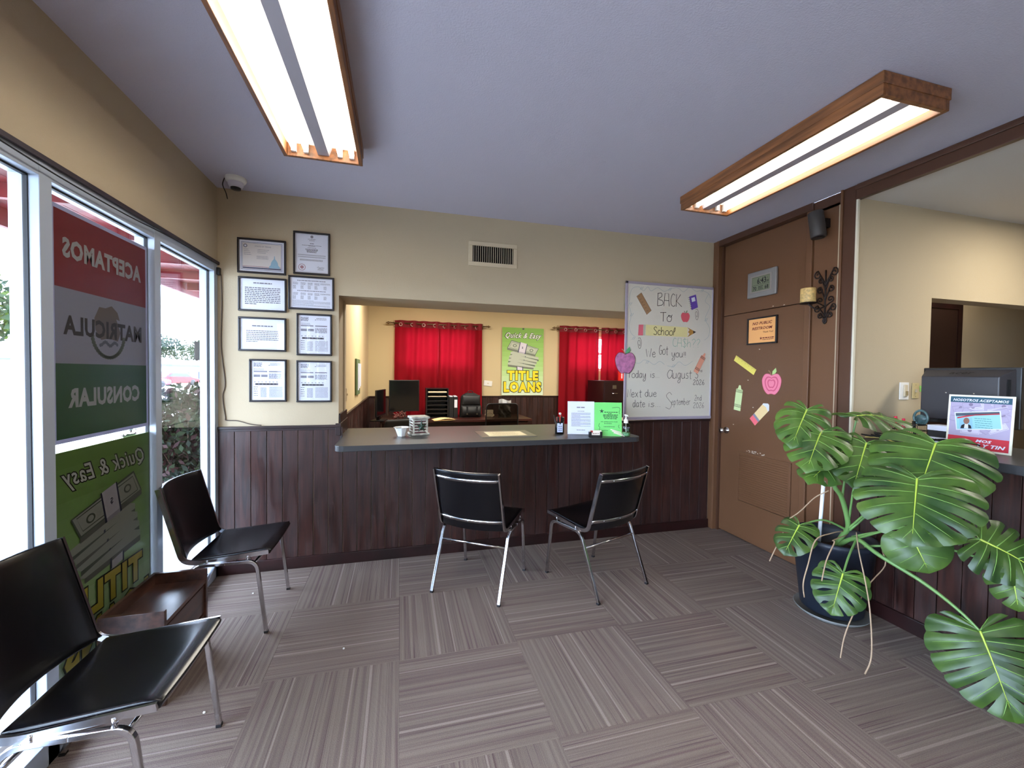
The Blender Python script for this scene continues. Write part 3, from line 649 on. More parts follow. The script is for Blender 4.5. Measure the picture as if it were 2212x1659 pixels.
# ------------------------------------------------------------------ handwriting
GL = {
 'A': [[(0, 0), (1, 10), (5, 10), (6, 0)], [(0.6, 4.5), (5.6, 4.5)]], 'B': [[(0, 0), (0.5, 10)], [(0, 9.5), (4, 10), (4.5, 7.5), (1, 5.2), (5.5, 4), (5.5, 1), (0, 0)]],
 'C': [[(5, 9), (2.5, 10), (0.5, 6), (1, 1.5), (4, 0.2), (5, 1.5)]], 'K': [[(0, 0), (0.4, 10)], [(5, 10), (0.5, 4.5), (6.5, 0.3)]],
 'T': [[(-1, 9.5), (6, 10)], [(2.6, 10), (2.6, 0)]], 'o': [[(3, 6), (0.5, 4.5), (0.5, 1), (3, 0), (5, 1.5), (4.8, 5), (2.8, 6)]],
 'O': [[(3, 7), (0.5, 4), (1.5, 0.5), (5, 1), (5.5, 6), (2, 7), (4.5, 5), (6.5, 8)]],
 'S': [[(5, 8.5), (3, 10), (0.5, 8), (2.5, 5.6), (5, 3), (3.5, 0), (0, 1)]], 'c': [[(4.2, 5), (2, 6), (0.3, 3), (1.8, 0), (4.5, 1)]],
 'h': [[(0, 0), (0.3, 10)], [(0.2, 3.5), (2.2, 6), (4, 4.5), (4, 0)]], 'l': [[(0, 0), (1.5, 9), (3, 9.5), (2.5, 6), (0.8, 4)]],
 '$': [[(5, 8.5), (3, 9.5), (0.5, 8), (3, 5), (5, 3), (3, 0), (0, 1)], [(2.8, 11), (2.6, -1.5)]], '?': [[(0, 8), (2.5, 10), (4.5, 7.5), (2, 4), (2, 2.4)], [(2, 0.6), (2.2, 0)]],
 'W': [[(0, 9), (2, 0), (4, 7), (6, 0), (8, 10)]], 'e': [[(0.3, 3), (4.5, 3.6), (3, 6), (0.5, 4), (1, 0.6), (3.5, 0), (5, 1.4)]],
 'G': [[(5, 9), (2, 9.8), (0.3, 4), (2, 0), (5, 1.5), (5, 4.5), (2.6, 4.4)]], 't': [[(2, 9), (2, 0.5), (3.4, 0)], [(0, 6), (4.3, 6.4)]],
 'y': [[(0, 6), (0.8, 1.5), (3, 0.8), (4.6, 6)], [(4.6, 6), (4.4, -2.5), (1.5, -4.5), (0.6, -2.5), (3, -0.5)]], 'u': [[(0, 6), (0.3, 1), (2.5, 0), (4.3, 2), (4.4, 6), (4.4, 2), (5, 0)]],
 '!': [[(1, 7.5), (1, 2.2)], [(1, 0.5), (1, 0)]], 'd': [[(4.4, 5), (2, 6), (0.3, 3), (1.8, 0), (4, 1.5), (4.6, 10), (4.5, 2), (5.2, 0)]],
 'a': [[(4.3, 5.4), (2, 6), (0.3, 3), (1.6, 0), (4, 2), (4.4, 6), (4.3, 1.5), (5.2, 0)]], 'i': [[(0.5, 6), (0.5, 0)], [(0.7, 8.6), (0.8, 9)]],
 's': [[(3.6, 5.6), (1.4, 6), (1, 4), (3.4, 2.4), (2.6, 0.2), (0, 0.4)]], '.': [[(0.5, 0.5), (0.8, 0)]], 'g': [[(4.3, 5.4), (2, 6), (0.3, 3), (1.6, 0), (4, 2), (4.4, 6), (4.2, -3), (2, -5), (0.6, -3), (4, 0)]],
 '3': [[(0.3, 8.8), (3, 10), (4, 7.6), (1.6, 5.6), (4.6, 3.6), (3, 0), (0, 1)]], 'r': [[(0, 6), (0.3, 0), (0.4, 4), (2.2, 6), (3.8, 5.4)]],
 '2': [[(0.3, 8), (2.4, 10), (4.4, 7.6), (0, 0.3), (5, 0.4)]], '0': [[(2.4, 10), (0.2, 6), (1, 0.6), (3.4, 0.2), (4.8, 5), (2.6, 10)]],
 '6': [[(3.6, 10), (0.8, 5), (0.8, 0.8), (3.2, 0), (4.4, 2.6), (2.4, 4.4), (0.6, 2.6)]], 'N': [[(0, 0), (0.4, 10), (5, 0.4), (5.4, 10)]],
 'x': [[(0, 6), (4.2, 0)], [(4.2, 6), (0, 0)]], 'p': [[(0.4, 6), (0.2, -4)], [(0.3, 5), (2.6, 6), (4.2, 3), (2.4, 0), (0.4, 1)]],
 'm': [[(0, 0), (0.3, 6), (0.4, 3.4), (2, 6), (2.8, 4.6), (2.9, 0), (3, 3.5), (5, 6), (5.8, 4.4), (6, 0)]], 'b': [[(0, 10), (0.3, 0.6), (2.6, 0), (4.2, 3), (2.2, 5.6), (0.4, 3.6)]],
 'n': [[(0, 6), (0.2, 0), (0.3, 3.6), (2.2, 6), (4, 4.4), (4, 0)]], 'f': [[(4, 9.5), (2, 10), (1.6, 0)], [(0, 6), (4, 6)]]}
GWD = {'i': 2.2, '.': 2.2, '!': 2.4, 'l': 3, ' ': 4, 'm': 7.4, 'W': 9.4, 'A': 7.2, 'B': 7, 'K': 7.4, 'T': 6.6, 'O': 8, 'r': 4.6, 'c': 5.4, 's': 4.8, 't': 4.8}
def write(s, text, x0, yb, x1, hcap, m, w):
    tot = sum(GWD.get(c, 6.3) for c in text)-1.2; sx = (x1-x0)/tot; sy = hcap/10; cx = x0
    for c in text:
        for st in GL.get(c, []):
            pts = [(cx+px*sx, yb+py*sy) for px, py in st]
            straight = c in 'AKTNxWi!.' or len(pts) < 3
            s.line(pts if straight else spline(pts, 4), w, m)
        cx += GWD.get(c, 6.3)*sx

# whiteboard
BX0, BX1, BZ0, BZ1 = 1.913, 2.828, 1.035, 2.262
wbd = empty('whiteboard', ((BX0+BX1)/2, D, BZ0), label='white marker board with back to school lettering, overlapping the service opening', cat='whiteboard')
bw = (BX1-BX0)/2; bh = BZ1-BZ0; ft = 0.022
M_wfr = mat('lavender_grey_aluminium', (176, 168, 184), 0.4, metal=0.3)
MB().box(-bw, bw, -0.03, -0.016, bh-ft, bh).box(-bw, -bw+ft, -0.03, -0.016, 0, bh).box(bw-0.012, bw, -0.03, -0.016, 0, bh).box(-bw, bw, -0.034, -0.016, 0, 0.026).ob('frame', M_wfr, wbd, bevel=0.002)
MB().box(-bw+0.005, bw-0.005, -0.024, -0.016, 0.01, bh-0.01).ob('writing_surface', mat('whiteboard_enamel', (214, 208, 194), 0.18, spec=0.5, coat=0.3), wbd)
MB().box(-bw+0.01, bw-0.01, -0.016, -0.001, 0.01, bh-0.01).ob('backing', mat('hardboard', (120, 96, 70), 0.9), wbd)
def wbc(X, Y):   # layout grid used while tracing the lettering -> metres on the board
    t = (Y-205)/1295; xl = 215-18*t; xr = 1033-30*t; u = (X-xl)/(xr-xl); yt = 205+67*u; yb_ = 1502-8*u; v = 1-(Y-yt)/(yb_-yt)
    return u*2*bw, v*bh
def wbword(_, text, X0, Yb, X1, Yt, m, w=0.0042, dep=-0.024):
    s = Sheet((-bw, dep, 0), (1, 0, 0), (0, 0, 1)); s.h = 0.0008
    a = wbc(X0, Yb); b = wbc(X1, Yb); t = wbc(X0, Yt); write(s, text, a[0], a[1], b[0], t[1]-a[1], m, w); s.done('handwriting', wbd)
s = Sheet((-bw, -0.024, 0), (1, 0, 0), (0, 0, 1))
M_mk = mat('black_marker', (44, 34, 40), 0.7); M_mkg = mat('green_marker', (134, 176, 156), 0.7); M_mkb = mat('faint_teal_marker', (132, 154, 160), 0.7)
wbword(s, 'BACK', 498, 437, 722, 318, M_mk, 0.005); wbword(s, 'TO', 530, 583, 637, 497, M_mk, 0.005)
wbword(s, 'We', 395, 912, 482, 832, M_mk); wbword(s, 'Got', 514, 890, 595, 805, M_mk); wbword(s, 'you!!', 632, 915, 762, 845, M_mk)
wbword(s, 'Today', 235, 1105, 395, 1035, M_mk); wbword(s, 'is...', 436, 1105, 515, 1045, M_mk)
wbword(s, 'a', 588, 1115, 645, 985, M_mk); wbword(s, 'ugust', 645, 1115, 818, 1030, M_mk); wbword(s, '3', 853, 1115, 885, 1038, M_mk); wbword(s, 'rd', 890, 1056, 922, 1034, M_mk, 0.003); wbword(s, '2026', 835, 1175, 945, 1128, M_mk)
wbword(s, 'Next', 232, 1287, 356, 1212, M_mk); wbword(s, 'due', 387, 1283, 492, 1215, M_mk); wbword(s, 'date', 278, 1380, 388, 1312, M_mk); wbword(s, 'is...', 420, 1380, 526, 1322, M_mk)
wbword(s, 'S', 575, 1400, 632, 1245, M_mk, 0.0032); wbword(s, 'eptember', 630, 1362, 806, 1300, M_mk, 0.0032); wbword(s, '2nd', 850, 1325, 916, 1272, M_mk, 0.0032); wbword(s, '2026', 837, 1393, 942, 1342, M_mk, 0.0032)
wbword(s, 'CA$h??', 638, 818, 903, 738, M_mkg)
s = Sheet((-bw, -0.024, 0), (1, 0, 0), (0, 0, 1)); s.h = 0.0002
Q = lambda pts: [wbc(*p) for p in pts]
M_pen = mat('pale_yellow_marker', (222, 210, 150), 0.7); M_pink = mat('pink_marker', (222, 108, 122), 0.7); M_br = mat('tan_marker', (160, 124, 88), 0.7); M_pur = mat('purple_marker', (104, 72, 168), 0.7); M_redm = mat('apple_red_marker', (216, 92, 104), 0.7)
s.poly(Q([(395, 612), (780, 640), (780, 730), (392, 712)]), M_pen); s.poly(Q([(778, 640), (862, 684), (780, 731), (800, 700), (785, 684), (800, 664)]), mat('brown_marker', (176, 130, 60), 0.7)); s.layer(0.0002)
s.poly(Q([(835, 670), (863, 684), (835, 700)]), M_mk); s.poly(Q([(330, 612), (372, 612), (368, 712), (325, 712)]), M_pink); s.poly(Q([(374, 612), (392, 613), (388, 712), (370, 712)]), mat('grey_green_marker', (180, 184, 164), 0.7))
s.poly(Q([(310, 350), (352, 315), (443, 482), (402, 520)]), M_br); s.layer(0.0002)
for k in range(6): s.line(Q([(322+15*k, 352+27*k), (340+15*k, 346+27*k)]), 0.002, M_mk)
s.line(Q([(310, 350), (352, 315), (443, 482), (402, 520)]), 0.002, M_mk, True)
s.poly(Q([(795, 355), (860, 335), (880, 455), (818, 480)]), M_pur); s.layer(0.0002); s.poly(Q([(815, 368), (848, 358), (856, 395), (822, 405)]), M_paper)
for k in range(7): s.line(Q([(782+4*k, 365+17*k), (800+4*k, 362+17*k)]), 0.003, M_mk)
def apple(s, cx, cy, r, body, leaf, out=None, stem=M_mk):
    P = [(0, .72), (-.3, .86), (-.7, .82), (-.98, .4), (-.95, -.1), (-.75, -.6), (-.4, -.95), (-.1, -.92), (.1, -.92), (.4, -.95), (.75, -.6), (.95, -.1), (.98, .4), (.7, .82), (.3, .86), (0, .72)]
    q = [(p.x, p.y) for p in spline([(cx+a*r, cy+b*r) for a, b in P], 4)]
    s.poly(q[:-1], body); s.layer(0.0002)
    if out: s.line(q, r*0.05, out)
    s.line([(cx-.02*r, cy+.72*r), (cx-.2*r, cy+1.1*r), (cx-.35*r, cy+1.15*r)], r*.1, stem)
    lf = [(.05, .8), (.1, 1.1), (.4, 1.4), (.45, 1.1), (.3, .85)]; s.poly([(cx+a*r, cy+b*r) for a, b in lf], leaf)
    if out: s.line([(cx+a*r, cy+b*r) for a, b in lf], r*0.04, out, True)
a = wbc(759, 545); apple(s, a[0], a[1], 0.047, M_redm, mat('dull_green_marker', (130, 140, 110), 0.7), stem=mat('brown_ink', (90, 50, 40), 0.8))
for (cx, cy, k) in ((870, 522, 1), (338, 785, 1)):
    s.line(Q([(p.x, p.y) for p in spline([(cx-14, cy-45), (cx+6, cy-48), (cx+16, cy), (cx+6, cy+46), (cx-8, cy+40), (cx-16, cy-10), (cx-4, cy-30), (cx+6, cy-4), (cx+2, cy+22), (cx-6, cy+10)], 4)]), 0.0032, M_mk)
def wave(pts, seed): s.line(Q([(p.x, p.y) for p in spline(pts, 5)]), 0.0022, M_mkb)
wave([(245, 420), (252, 330), (275, 275), (330, 262), (370, 300), (410, 262), (440, 300), (500, 270), (560, 305), (620, 280), (690, 275), (740, 310), (800, 270), (860, 305), (920, 300), (985, 330), (1000, 370)], 1)
wave([(985, 330), (950, 400), (995, 450), (950, 560), (990, 640), (985, 720), (945, 760)], 2); wave([(240, 430), (262, 520), (245, 620), (262, 690), (295, 720)], 3)
wave([(290, 965), (340, 970), (380, 940), (430, 960), (470, 985), (520, 955), (565, 985)], 4); wave([(590, 995), (650, 1005), (700, 960), (760, 995), (830, 955)], 5)
for (x, y) in ((355, 275), (615, 285), (922, 300), (268, 520), (960, 570), (285, 738), (408, 962), (648, 998), (255, 420)):
    for d_ in (-7, 7): s.line(Q([(x+d_-8, y+14), (x+d_+8, y-14)]), 0.003, M_mkb)
s.done('drawing', wbd)
wbword(s, 'School', 462, 705, 655, 632, M_mk, 0.005, -0.0255)

# paper cut-outs
def cutout(name, label, loc, ux, nrm_y, draw, w, h, cat='paper cutout', group=None):
    """flat coloured paper: a 0.6 mm sheet with its own outline, drawn print on top"""
    o = empty(name, loc, 0, label, cat, group); s = Sheet((0, 0, 0), ux, (0, 0, 1)); s.h = 0.0006; draw(s, o); s.done('print', o); return o
def sheetmesh(s, poly, m, o, name='paper', th=0.0012):
    n = len(poly); vs = [s.P(x, y, 0) for x, y in poly] + [s.P(x, y, th) for x, y in poly]
    MB().add(vs, [tuple(range(n-1, -1, -1)), tuple(range(n, 2*n))] + [(k, (k+1) % n, n+(k+1) % n, n+k) for k in range(n)]).ob(name, m, o)
    s.h = th+0.0004
M_pinkp = mat('mauve_pink_paper', (206, 130, 176), 0.8, vary=0.2, vscale=30); M_lg = mat('leaf_green_paper', (92, 168, 116), 0.8)
def ap_out(r): 
    P = [(0, .72), (-.3, .86), (-.7, .82), (-.98, .4), (-.95, -.1), (-.75, -.6), (-.4, -.95), (-.1, -.92), (.1, -.92), (.4, -.95), (.75, -.6), (.95, -.1), (.98, .4), (.7, .82), (.3, .86), (0, .72)]
    return [(p.x, p.y) for p in spline([(a*r, b*r) for a, b in P], 4)][:-1]
def d_apple(r, body, rings=False, leafm=None):
    def f(s, o):
        q = ap_out(r); sheetmesh(s, q, body, o); s.line(q+[q[0]], r*0.04, mat('dark_pencil', (80, 50, 60), 0.8) if not rings else mat('rose_pencil', (214, 90, 120), 0.8))
        lf = [(.05, .78), (.08, 1.1), (.42, 1.42), (.5, 1.1), (.32, .82)]
        s.poly([(a*r, b*r) for a, b in lf], leafm or M_lg); s.line([(-.02*r, .72*r), (-.18*r, 1.05*r), (-.35*r, 1.18*r)], r*.09, M_br)
        if rings:
            for q_, m in ((.72, mat('rose_pencil', (214, 90, 120), 0.8)), (.6, body), (.42, mat('rose_pencil', (214, 90, 120), 0.8)), (.3, body)):
                s.layer(0.0002); s.poly([(a*q_, b*q_) for a, b in ap_out(r)], m)
    return f
cutout('paper_apple', 'big mauve pink paper apple taped on the left edge of the whiteboard', (1.915, D-0.034, 1.545), (1, 0, 0), 1, d_apple(0.099, M_pinkp), 0, 0)
M_peach = mat('peach_paper', (226, 158, 132), 0.8)
def d_crayon(L_, w, m, ang, ink=M_inkd):
    def f(s, o):
        c, sn = math.cos(ang), math.sin(ang); R2 = lambda x, y: (x*c-y*sn, x*sn+y*c)
        base = [(-w/2, -L_/2), (w/2, -L_/2), (w/2, L_*.33), (w*.25, L_*.36), (w*.12, L_*.5), (-w*.12, L_*.5), (-w*.25, L_*.36), (-w/2, L_*.33)]
        sheetmesh(s, [R2(*p) for p in base], m, o)
        for y0 in (-L_*.36, L_*.22):
            for dy_ in (0, L_*.09): s.line([R2(-w/2, y0+dy_), R2(w/2, y0+dy_)], L_*.012, ink)
            n = 5; s.line([R2(-w/2+w*k/(2*n), y0+L_*.012+(L_*.06 if k % 2 else 0)) for k in range(2*n+1)], L_*.018, ink)
    return f
cutout('paper_crayon', 'peach paper crayon on the right side of the whiteboard', (2.698, D-0.030, 1.555), (1, 0, 0), 1, d_crayon(0.205, 0.052, M_peach, -0.50), 0, 0)

# ------------------------------------------------------------------ things on the restroom door wall (sheet u runs towards -y)
DX = 2.90
UY = (0, -1, 0)
M_yel = mat('yellow_paper', (236, 216, 104), 0.8)
def d_ruler(s, o):
    ang = -0.53; c, sn = math.cos(ang), math.sin(ang); R2 = lambda x, y: (x*c-y*sn, x*sn+y*c); L_, w = 0.255, 0.052
    sheetmesh(s, [R2(*p) for p in [(-L_/2, -w/2), (L_/2, -w/2), (L_/2, w/2), (-L_/2, w/2)]], M_yel, o)
    for k in range(1, 24): s.line([R2(-L_/2+L_*k/24, w/2), R2(-L_/2+L_*k/24, w/2-(0.02 if k % 4 == 0 else 0.011))], 0.0016, M_inkd)
cutout('paper_ruler', 'yellow paper ruler on the brown door, highest of the four cutouts', (DX-0.001, 2.975, 1.535), UY, 0, d_ruler, 0, 0)
cutout('paper_crayon', 'pale green paper crayon on the brown door below the ruler', (DX-0.001, 3.035, 1.245), UY, 0, d_crayon(0.225, 0.075, mat('pale_green_paper', (206, 220, 160), 0.8), -0.12), 0, 0)
cutout('paper_apple', 'rose pink paper apple with darker rings on the brown door', (DX-0.001, 2.700, 1.380), UY, 0, d_apple(0.090, mat('rose_paper', (238, 134, 156), 0.8), True, mat('light_green_paper', (186, 216, 140), 0.8)), 0, 0)
def d_pencil(s, o):
    ang = 0.80; c, sn = math.cos(ang), math.sin(ang); R2 = lambda x, y: (x*c-y*sn, x*sn+y*c); L_, w = 0.225, 0.078
    sheetmesh(s, [R2(*p) for p in [(-L_/2, -w/2), (L_*.36, -w/2), (L_/2, -w*.1), (L_/2, w*.1), (L_*.36, w/2), (-L_/2, w/2)]], mat('buff_paper', (236, 206, 150), 0.8), o)
    s.poly([R2(*p) for p in [(-L_/2, -w/2), (-L_*.3, -w/2), (-L_*.3, w/2), (-L_/2, w/2)]], mat('eraser_pink', (240, 110, 120), 0.8))
    s.poly([R2(*p) for p in [(-L_*.3, -w/2), (-L_*.2, -w/2), (-L_*.2, w/2), (-L_*.3, w/2)]], mat('ferrule_grey', (140, 136, 150), 0.6))
    s.poly([R2(*p) for p in [(L_*.30, -w/2), (L_*.36, -w/2), (L_/2, -w*.1), (L_/2, w*.1), (L_*.36, w/2), (L_*.30, w/2), (L_*.35, 0)]], M_paper)
cutout('paper_pencil', 'stubby buff paper pencil with pink eraser on the brown door, lowest cutout', (DX-0.001, 2.800, 1.130), UY, 0, d_pencil, 0, 0)
# digital clock
def onwall(o, th): pass
ck = empty('digital_clock', (DX, 2.805, 2.205), label='grey digital wall clock reading 6:43 high on the door wall', cat='clock')
M_sil = mat('silver_grey_plastic', (142, 138, 136), 0.4, metal=0.3)
cw, chh = 0.141, 0.108
MB().box(-0.026, -0.001, -cw, cw, -chh, chh).ob('case', M_sil, ck, bevel=0.008, seg=3)
MB().box(-0.029, -0.025, -cw*.74, cw*.74, -chh*.66, chh*.66).ob('bezel', mat('warm_grey_plastic', (150, 140, 134), 0.5), ck, bevel=0.002)
MB().box(-0.0305, -0.0285, -cw*.62, cw*.62, -chh*.55, chh*.55).ob('display', mat('lcd_green', (118, 124, 100), 0.3), ck)
s = Sheet((-0.0307, cw*.62, -chh*.55), UY, (0, 0, 1)); dw, dh = cw*1.24, chh*1.1
s.text('6:43', dw*.56, dh*.50, dh*.40, M_inkd, dw*.5, 0.02); s.text('38', dw*.88, dh*.50, dh*.18, M_inkd, dw*.13, 0.01); s.text('A', dw*.88, dh*.76, dh*.1, M_inkd)
s.line([(0.004, dh*.42), (dw-.004, dh*.42)], .002, M_inkd); s.line([(0.004, dh*.04), (dw-.004, dh*.04), (dw-.004, dh*.96), (0.004, dh*.96)], .0018, M_inkd, True)
s.text('70', dw*.17, dh*.08, dh*.26, M_inkd, dw*.2, 0.02); s.text('68', dw*.84, dh*.08, dh*.26, M_inkd, dw*.2, 0.02)
for k in range(3): s.bars(dw*.38, dh*(.28-.09*k), dw*.26, dh*.04, M_inkd, seed=k)
s.done('display_digits', ck)
# orange restroom sign
sg = empty('restroom_sign', (DX, 2.80, 1.817), label='black framed orange no public restroom sign on the brown door', cat='sign')
sw, sh, ff = 0.147, 0.112, 0.012
MB().box(-0.018, -0.001, -sw, sw, sh-ff, sh).box(-0.018, -0.001, -sw, sw, -sh, -sh+ff).box(-0.018, -0.001, -sw, -sw+ff, -sh, sh).box(-0.018, -0.001, sw-ff, sw, -sh, sh).ob('frame', M_fr, sg, bevel=0.002)
MB().box(-0.008, -0.001, -sw+ff, sw-ff, -sh+ff, sh-ff).ob('paper', mat('orange_paper', (244, 176, 108), 0.7), sg)
s = Sheet((-0.0082, sw-ff, -sh+ff), UY, (0, 0, 1)); pw, ph = 2*(sw-ff), 2*(sh-ff); M_or = mat('dark_red_ink', (110, 26, 22), 0.8)
s.text('NO PUBLIC', pw*.5, ph*.76, ph*.115, M_or, pw*.72, 0.025, 0.25); s.text('RESTROOM', pw*.5, ph*.55, ph*.115, M_or, pw*.74, 0.025, 0.25); s.text('Thank You!', pw*.72, ph*.40, ph*.07, M_or, pw*.36, 0.01)
def star(s, cx, cy, r, m, a0=PI/2, k_=0.4): s.poly([(cx+(r if k % 2 == 0 else r*k_)*math.cos(a0+k*PI/5), cy+(r if k % 2 == 0 else r*k_)*math.sin(a0+k*PI/5)) for k in range(10)], m)
star(s, pw*.47, ph*.18, 0.015, M_or); s.bars(pw*.53, ph*.17, pw*.4, 0.008, M_or, seed=2); s.bars(pw*.53, ph*.11, pw*.4, 0.005, M_or, seed=4)
s.done('lettering', sg)
# wall speaker
sk = empty('wall_speaker', (2.862, 2.25, 2.60), label='small dark grey cylindrical speaker at the top of the narrow brown panel', cat='speaker')
MB().tube([(-0.075, 0.03, -0.02), (-0.075, 0.0, -0.20)], 0.047, 24).ob('cabinet', mat('dark_grey_grille', (62, 58, 56), 0.5), sk, bevel=0.006)
MB().lathe([(0.036, 0), (0.030, 0.006), (0.0, 0.008)], 20, (-0.075, 0.0, -0.203)).ob('speaker_cone', M_black, sk)
MB().box(-0.04, 0.0, -0.02, 0.02, -0.13, -0.07).ob('bracket', M_black, sk)
# iron sconce and candle
sc = empty('candle_sconce', (2.862, 2.245, 1.81), label='black wrought iron scroll sconce on the narrow brown panel', cat='sconce')
M_iron = mat('black_iron', (40, 30, 28), 0.5, metal=0.4)
def scroll(cy, cz, r, a0, turns, sgn, tail):
    pts = []
    for k in range(22):
        t = k/21; a = a0 + sgn*turns*2*PI*t; q = r*(0.2+0.8*t); pts.append((-0.008, cy+q*math.cos(a), cz+q*math.sin(a)))
    return pts + [(-0.008, y, z) for y, z in tail]
b = MB()
for sg_ in (-1, 1):
    for cz, r, tz in ((0.345, 0.030, 0.28), (0.30, 0.020, 0.25), (0.235, 0.024, 0.18), (0.165, 0.024, 0.12), (0.105, 0.026, 0.06), (0.055, 0.020, 0.03)):
        cy = sg_*(r+0.012+(0.015 if cz in (0.345, 0.105) else 0)); b.tube(scroll(cy, cz, r, 0 if sg_ > 0 else PI, 1.25, sg_ if cz != 0.165 else -sg_, [(sg_*0.006, tz), (0, tz-0.02)]), 0.0042, 6)
b.tube([(-0.008, 0, 0.37), (-0.008, 0, 0.02)], 0.005, 6); b.tube(spline([(-0.008, 0, 0.04), (-0.008, 0.012, 0.02), (-0.008, 0, 0.0), (-0.008, -0.012, 0.02), (-0.008, 0, 0.04)], 4), 0.005, 6)
b.ob('scrollwork', M_iron, sc)
MB().tube(spline([(-0.008, 0.0, 0.12), (-0.06, 0.02, 0.10), (-0.10, 0.05, 0.14)], 5), 0.005, 6).lathe([(0, 0), (0.05, 0), (0.052, 0.006), (0, 0.007)], 24, (-0.10, 0.05, 0.140)).ob('candle_tray', M_iron, sc)
cd = empty('candle', (2.762, 2.295, 1.958), label='short thick mottled cream candle on the iron sconce', cat='candle')
MB().lathe([(0, 0), (0.045, 0), (0.047, 0.004), (0.047, 0.094), (0.044, 0.099), (0.0, 0.094)], 28).ob('wax', mat('mottled_cream_wax', (226, 190, 120), 0.5, vary=0.22, vscale=60), cd)
MB().tube([(0, 0, 0.093), (0.001, 0, 0.105)], 0.0012, 5).ob('wick', M_inkd, cd)

# ------------------------------------------------------------------ service counter and what stands on it
ct = MB(); r_ = 0.06; zt, zb = 0.955, 0.917
fr_y = 2.853
poly = [(OPX0+0.016, D2-0.005), (OPX0+0.016, D-0.018), (-0.405, D-0.018)]
for k in range(7): a = PI + k*(PI/2)/6; poly.append((-0.405+r_+r_*math.cos(a), fr_y+r_+r_*math.sin(a)))
for k in range(7): a = 1.5*PI + k*(PI/2)/6; poly.append((1.83-0.07+0.07*math.cos(a), fr_y+0.07+0.07*math.sin(a)))
poly += [(1.83, D-0.018), (1.88, D-0.018), (1.89, D2-0.005)]
ct.prism(poly, zb, zt)
tag(ct.ob('service_counter', M_counter, bevel=0.003), 'long charcoal laminate counter top through the service opening', 'counter')
tag(MB().box(-0.02, 0.02, fr_y+0.05, D-0.02, 0.87, zb).ob('counter_bracket', M_woodd), 'dark bracket under the left end of the service counter', 'bracket')
# white faceted bowl
bwl = empty('white_bowl', (0.018, 3.225, zt), label='small white faceted bowl at the left end of the service counter', cat='bowl')
b = MB(); pr = [(0.028, 0.0), (0.050, 0.062), (0.062, 0.068), (0.056, 0.068), (0.024, 0.008), (0, 0.007)]
b.lathe(pr, 8, smooth=False); b.ob('bowl', mat('white_ceramic', (236, 234, 230), 0.35), bwl, bevel=0.002)
# painted wooden lantern box with star
ln = empty('lantern', (0.145, 3.30, zt), 0.22, label='white louvered box lantern with a dark green star on the service counter', cat='lantern')
M_dist = mat('distressed_white', (206, 202, 188), 0.8, vary=0.25, vscale=24)
q = 0.058; lh = 0.125
for x in (-q, q-0.012):
    for y in (-q, q-0.012): MB().box(x, x+0.012, y, y+0.012, 0.014, lh).ob('post', M_dist, ln)
MB().box(-q-0.012, q+0.012, -q-0.012, q+0.012, 0, 0.016).ob('base', M_dist, ln, bevel=0.005)
MB().box(-q-0.012, q+0.012, -q-0.012, q+0.012, lh, lh+0.018).ob('lid', M_dist, ln, bevel=0.005)
for k in range(5):
    z = 0.026+k*0.021
    for (a, b_, c, d) in ((-q+0.010, q-0.010, -q+0.001, -q+0.008), (-q+0.010, q-0.010, q-0.008, q-0.001), (-q+0.001, -q+0.008, -q+0.01, q-0.01), (q-0.008, q-0.001, -q+0.01, q-0.01)):
        MB().box(a, b_, c, d, z, z+0.011).ob('slat', M_dist, ln)
MB().box(-q+0.014, q-0.014, -q+0.014, q-0.014, 0.016, lh).ob('lining', mat('faded_maroon_lining', (96, 40, 52), 0.9), ln)
ss = Sheet((0.006, -q-0.003, 0.068), (1, 0, 0), (0, 0, 1)); st = MB()
pl = [((0.042 if k % 2 == 0 else 0.017)*math.cos(PI/2+k*PI/5), (0.050 if k % 2 == 0 else 0.019)*math.sin(PI/2+k*PI/5)) for k in range(10)]
vs = [ss.P(x, y, 0) for x, y in pl] + [ss.P(0, 0, 0.010)] ; st.add(vs, [(k, (k+1) % 10, 10) for k in range(10)] + [tuple(range(9, -1, -1))])
st.ob('star', mat('dark_green_tin', (44, 66, 50), 0.5), ln)
# desk mat with a card
dm = empty('counter_mat', (0.81, 3.195, zt), label='flat grey clear-topped mat holding a cream printed card on the counter', cat='mat')
MB().prism([(-0.215, -0.165), (0.215, -0.165), (0.215, 0.165), (-0.215, 0.165)], 0.0, 0.004).ob('mat', mat('grey_mat', (116, 108, 98), 0.3), dm)
MB().box(-0.15, 0.15, -0.12, 0.095, 0.004, 0.0052).ob('card', mat('cream_card', (236, 222, 176), 0.6), dm)
s = Sheet((-0.15, -0.12, 0.0052), (1, 0, 0), (0, 1, 0))
for k in range(7): s.bars(0.03+0.02*(k % 2), 0.03+k*0.024, 0.20, 0.006, mat('tan_ink', (176, 150, 110), 0.8), seed=k)
s.h += 0.0; s.bars(0.02, 0.222, 0.24, 0.008, M_rose, seed=33); s.done('print', dm)
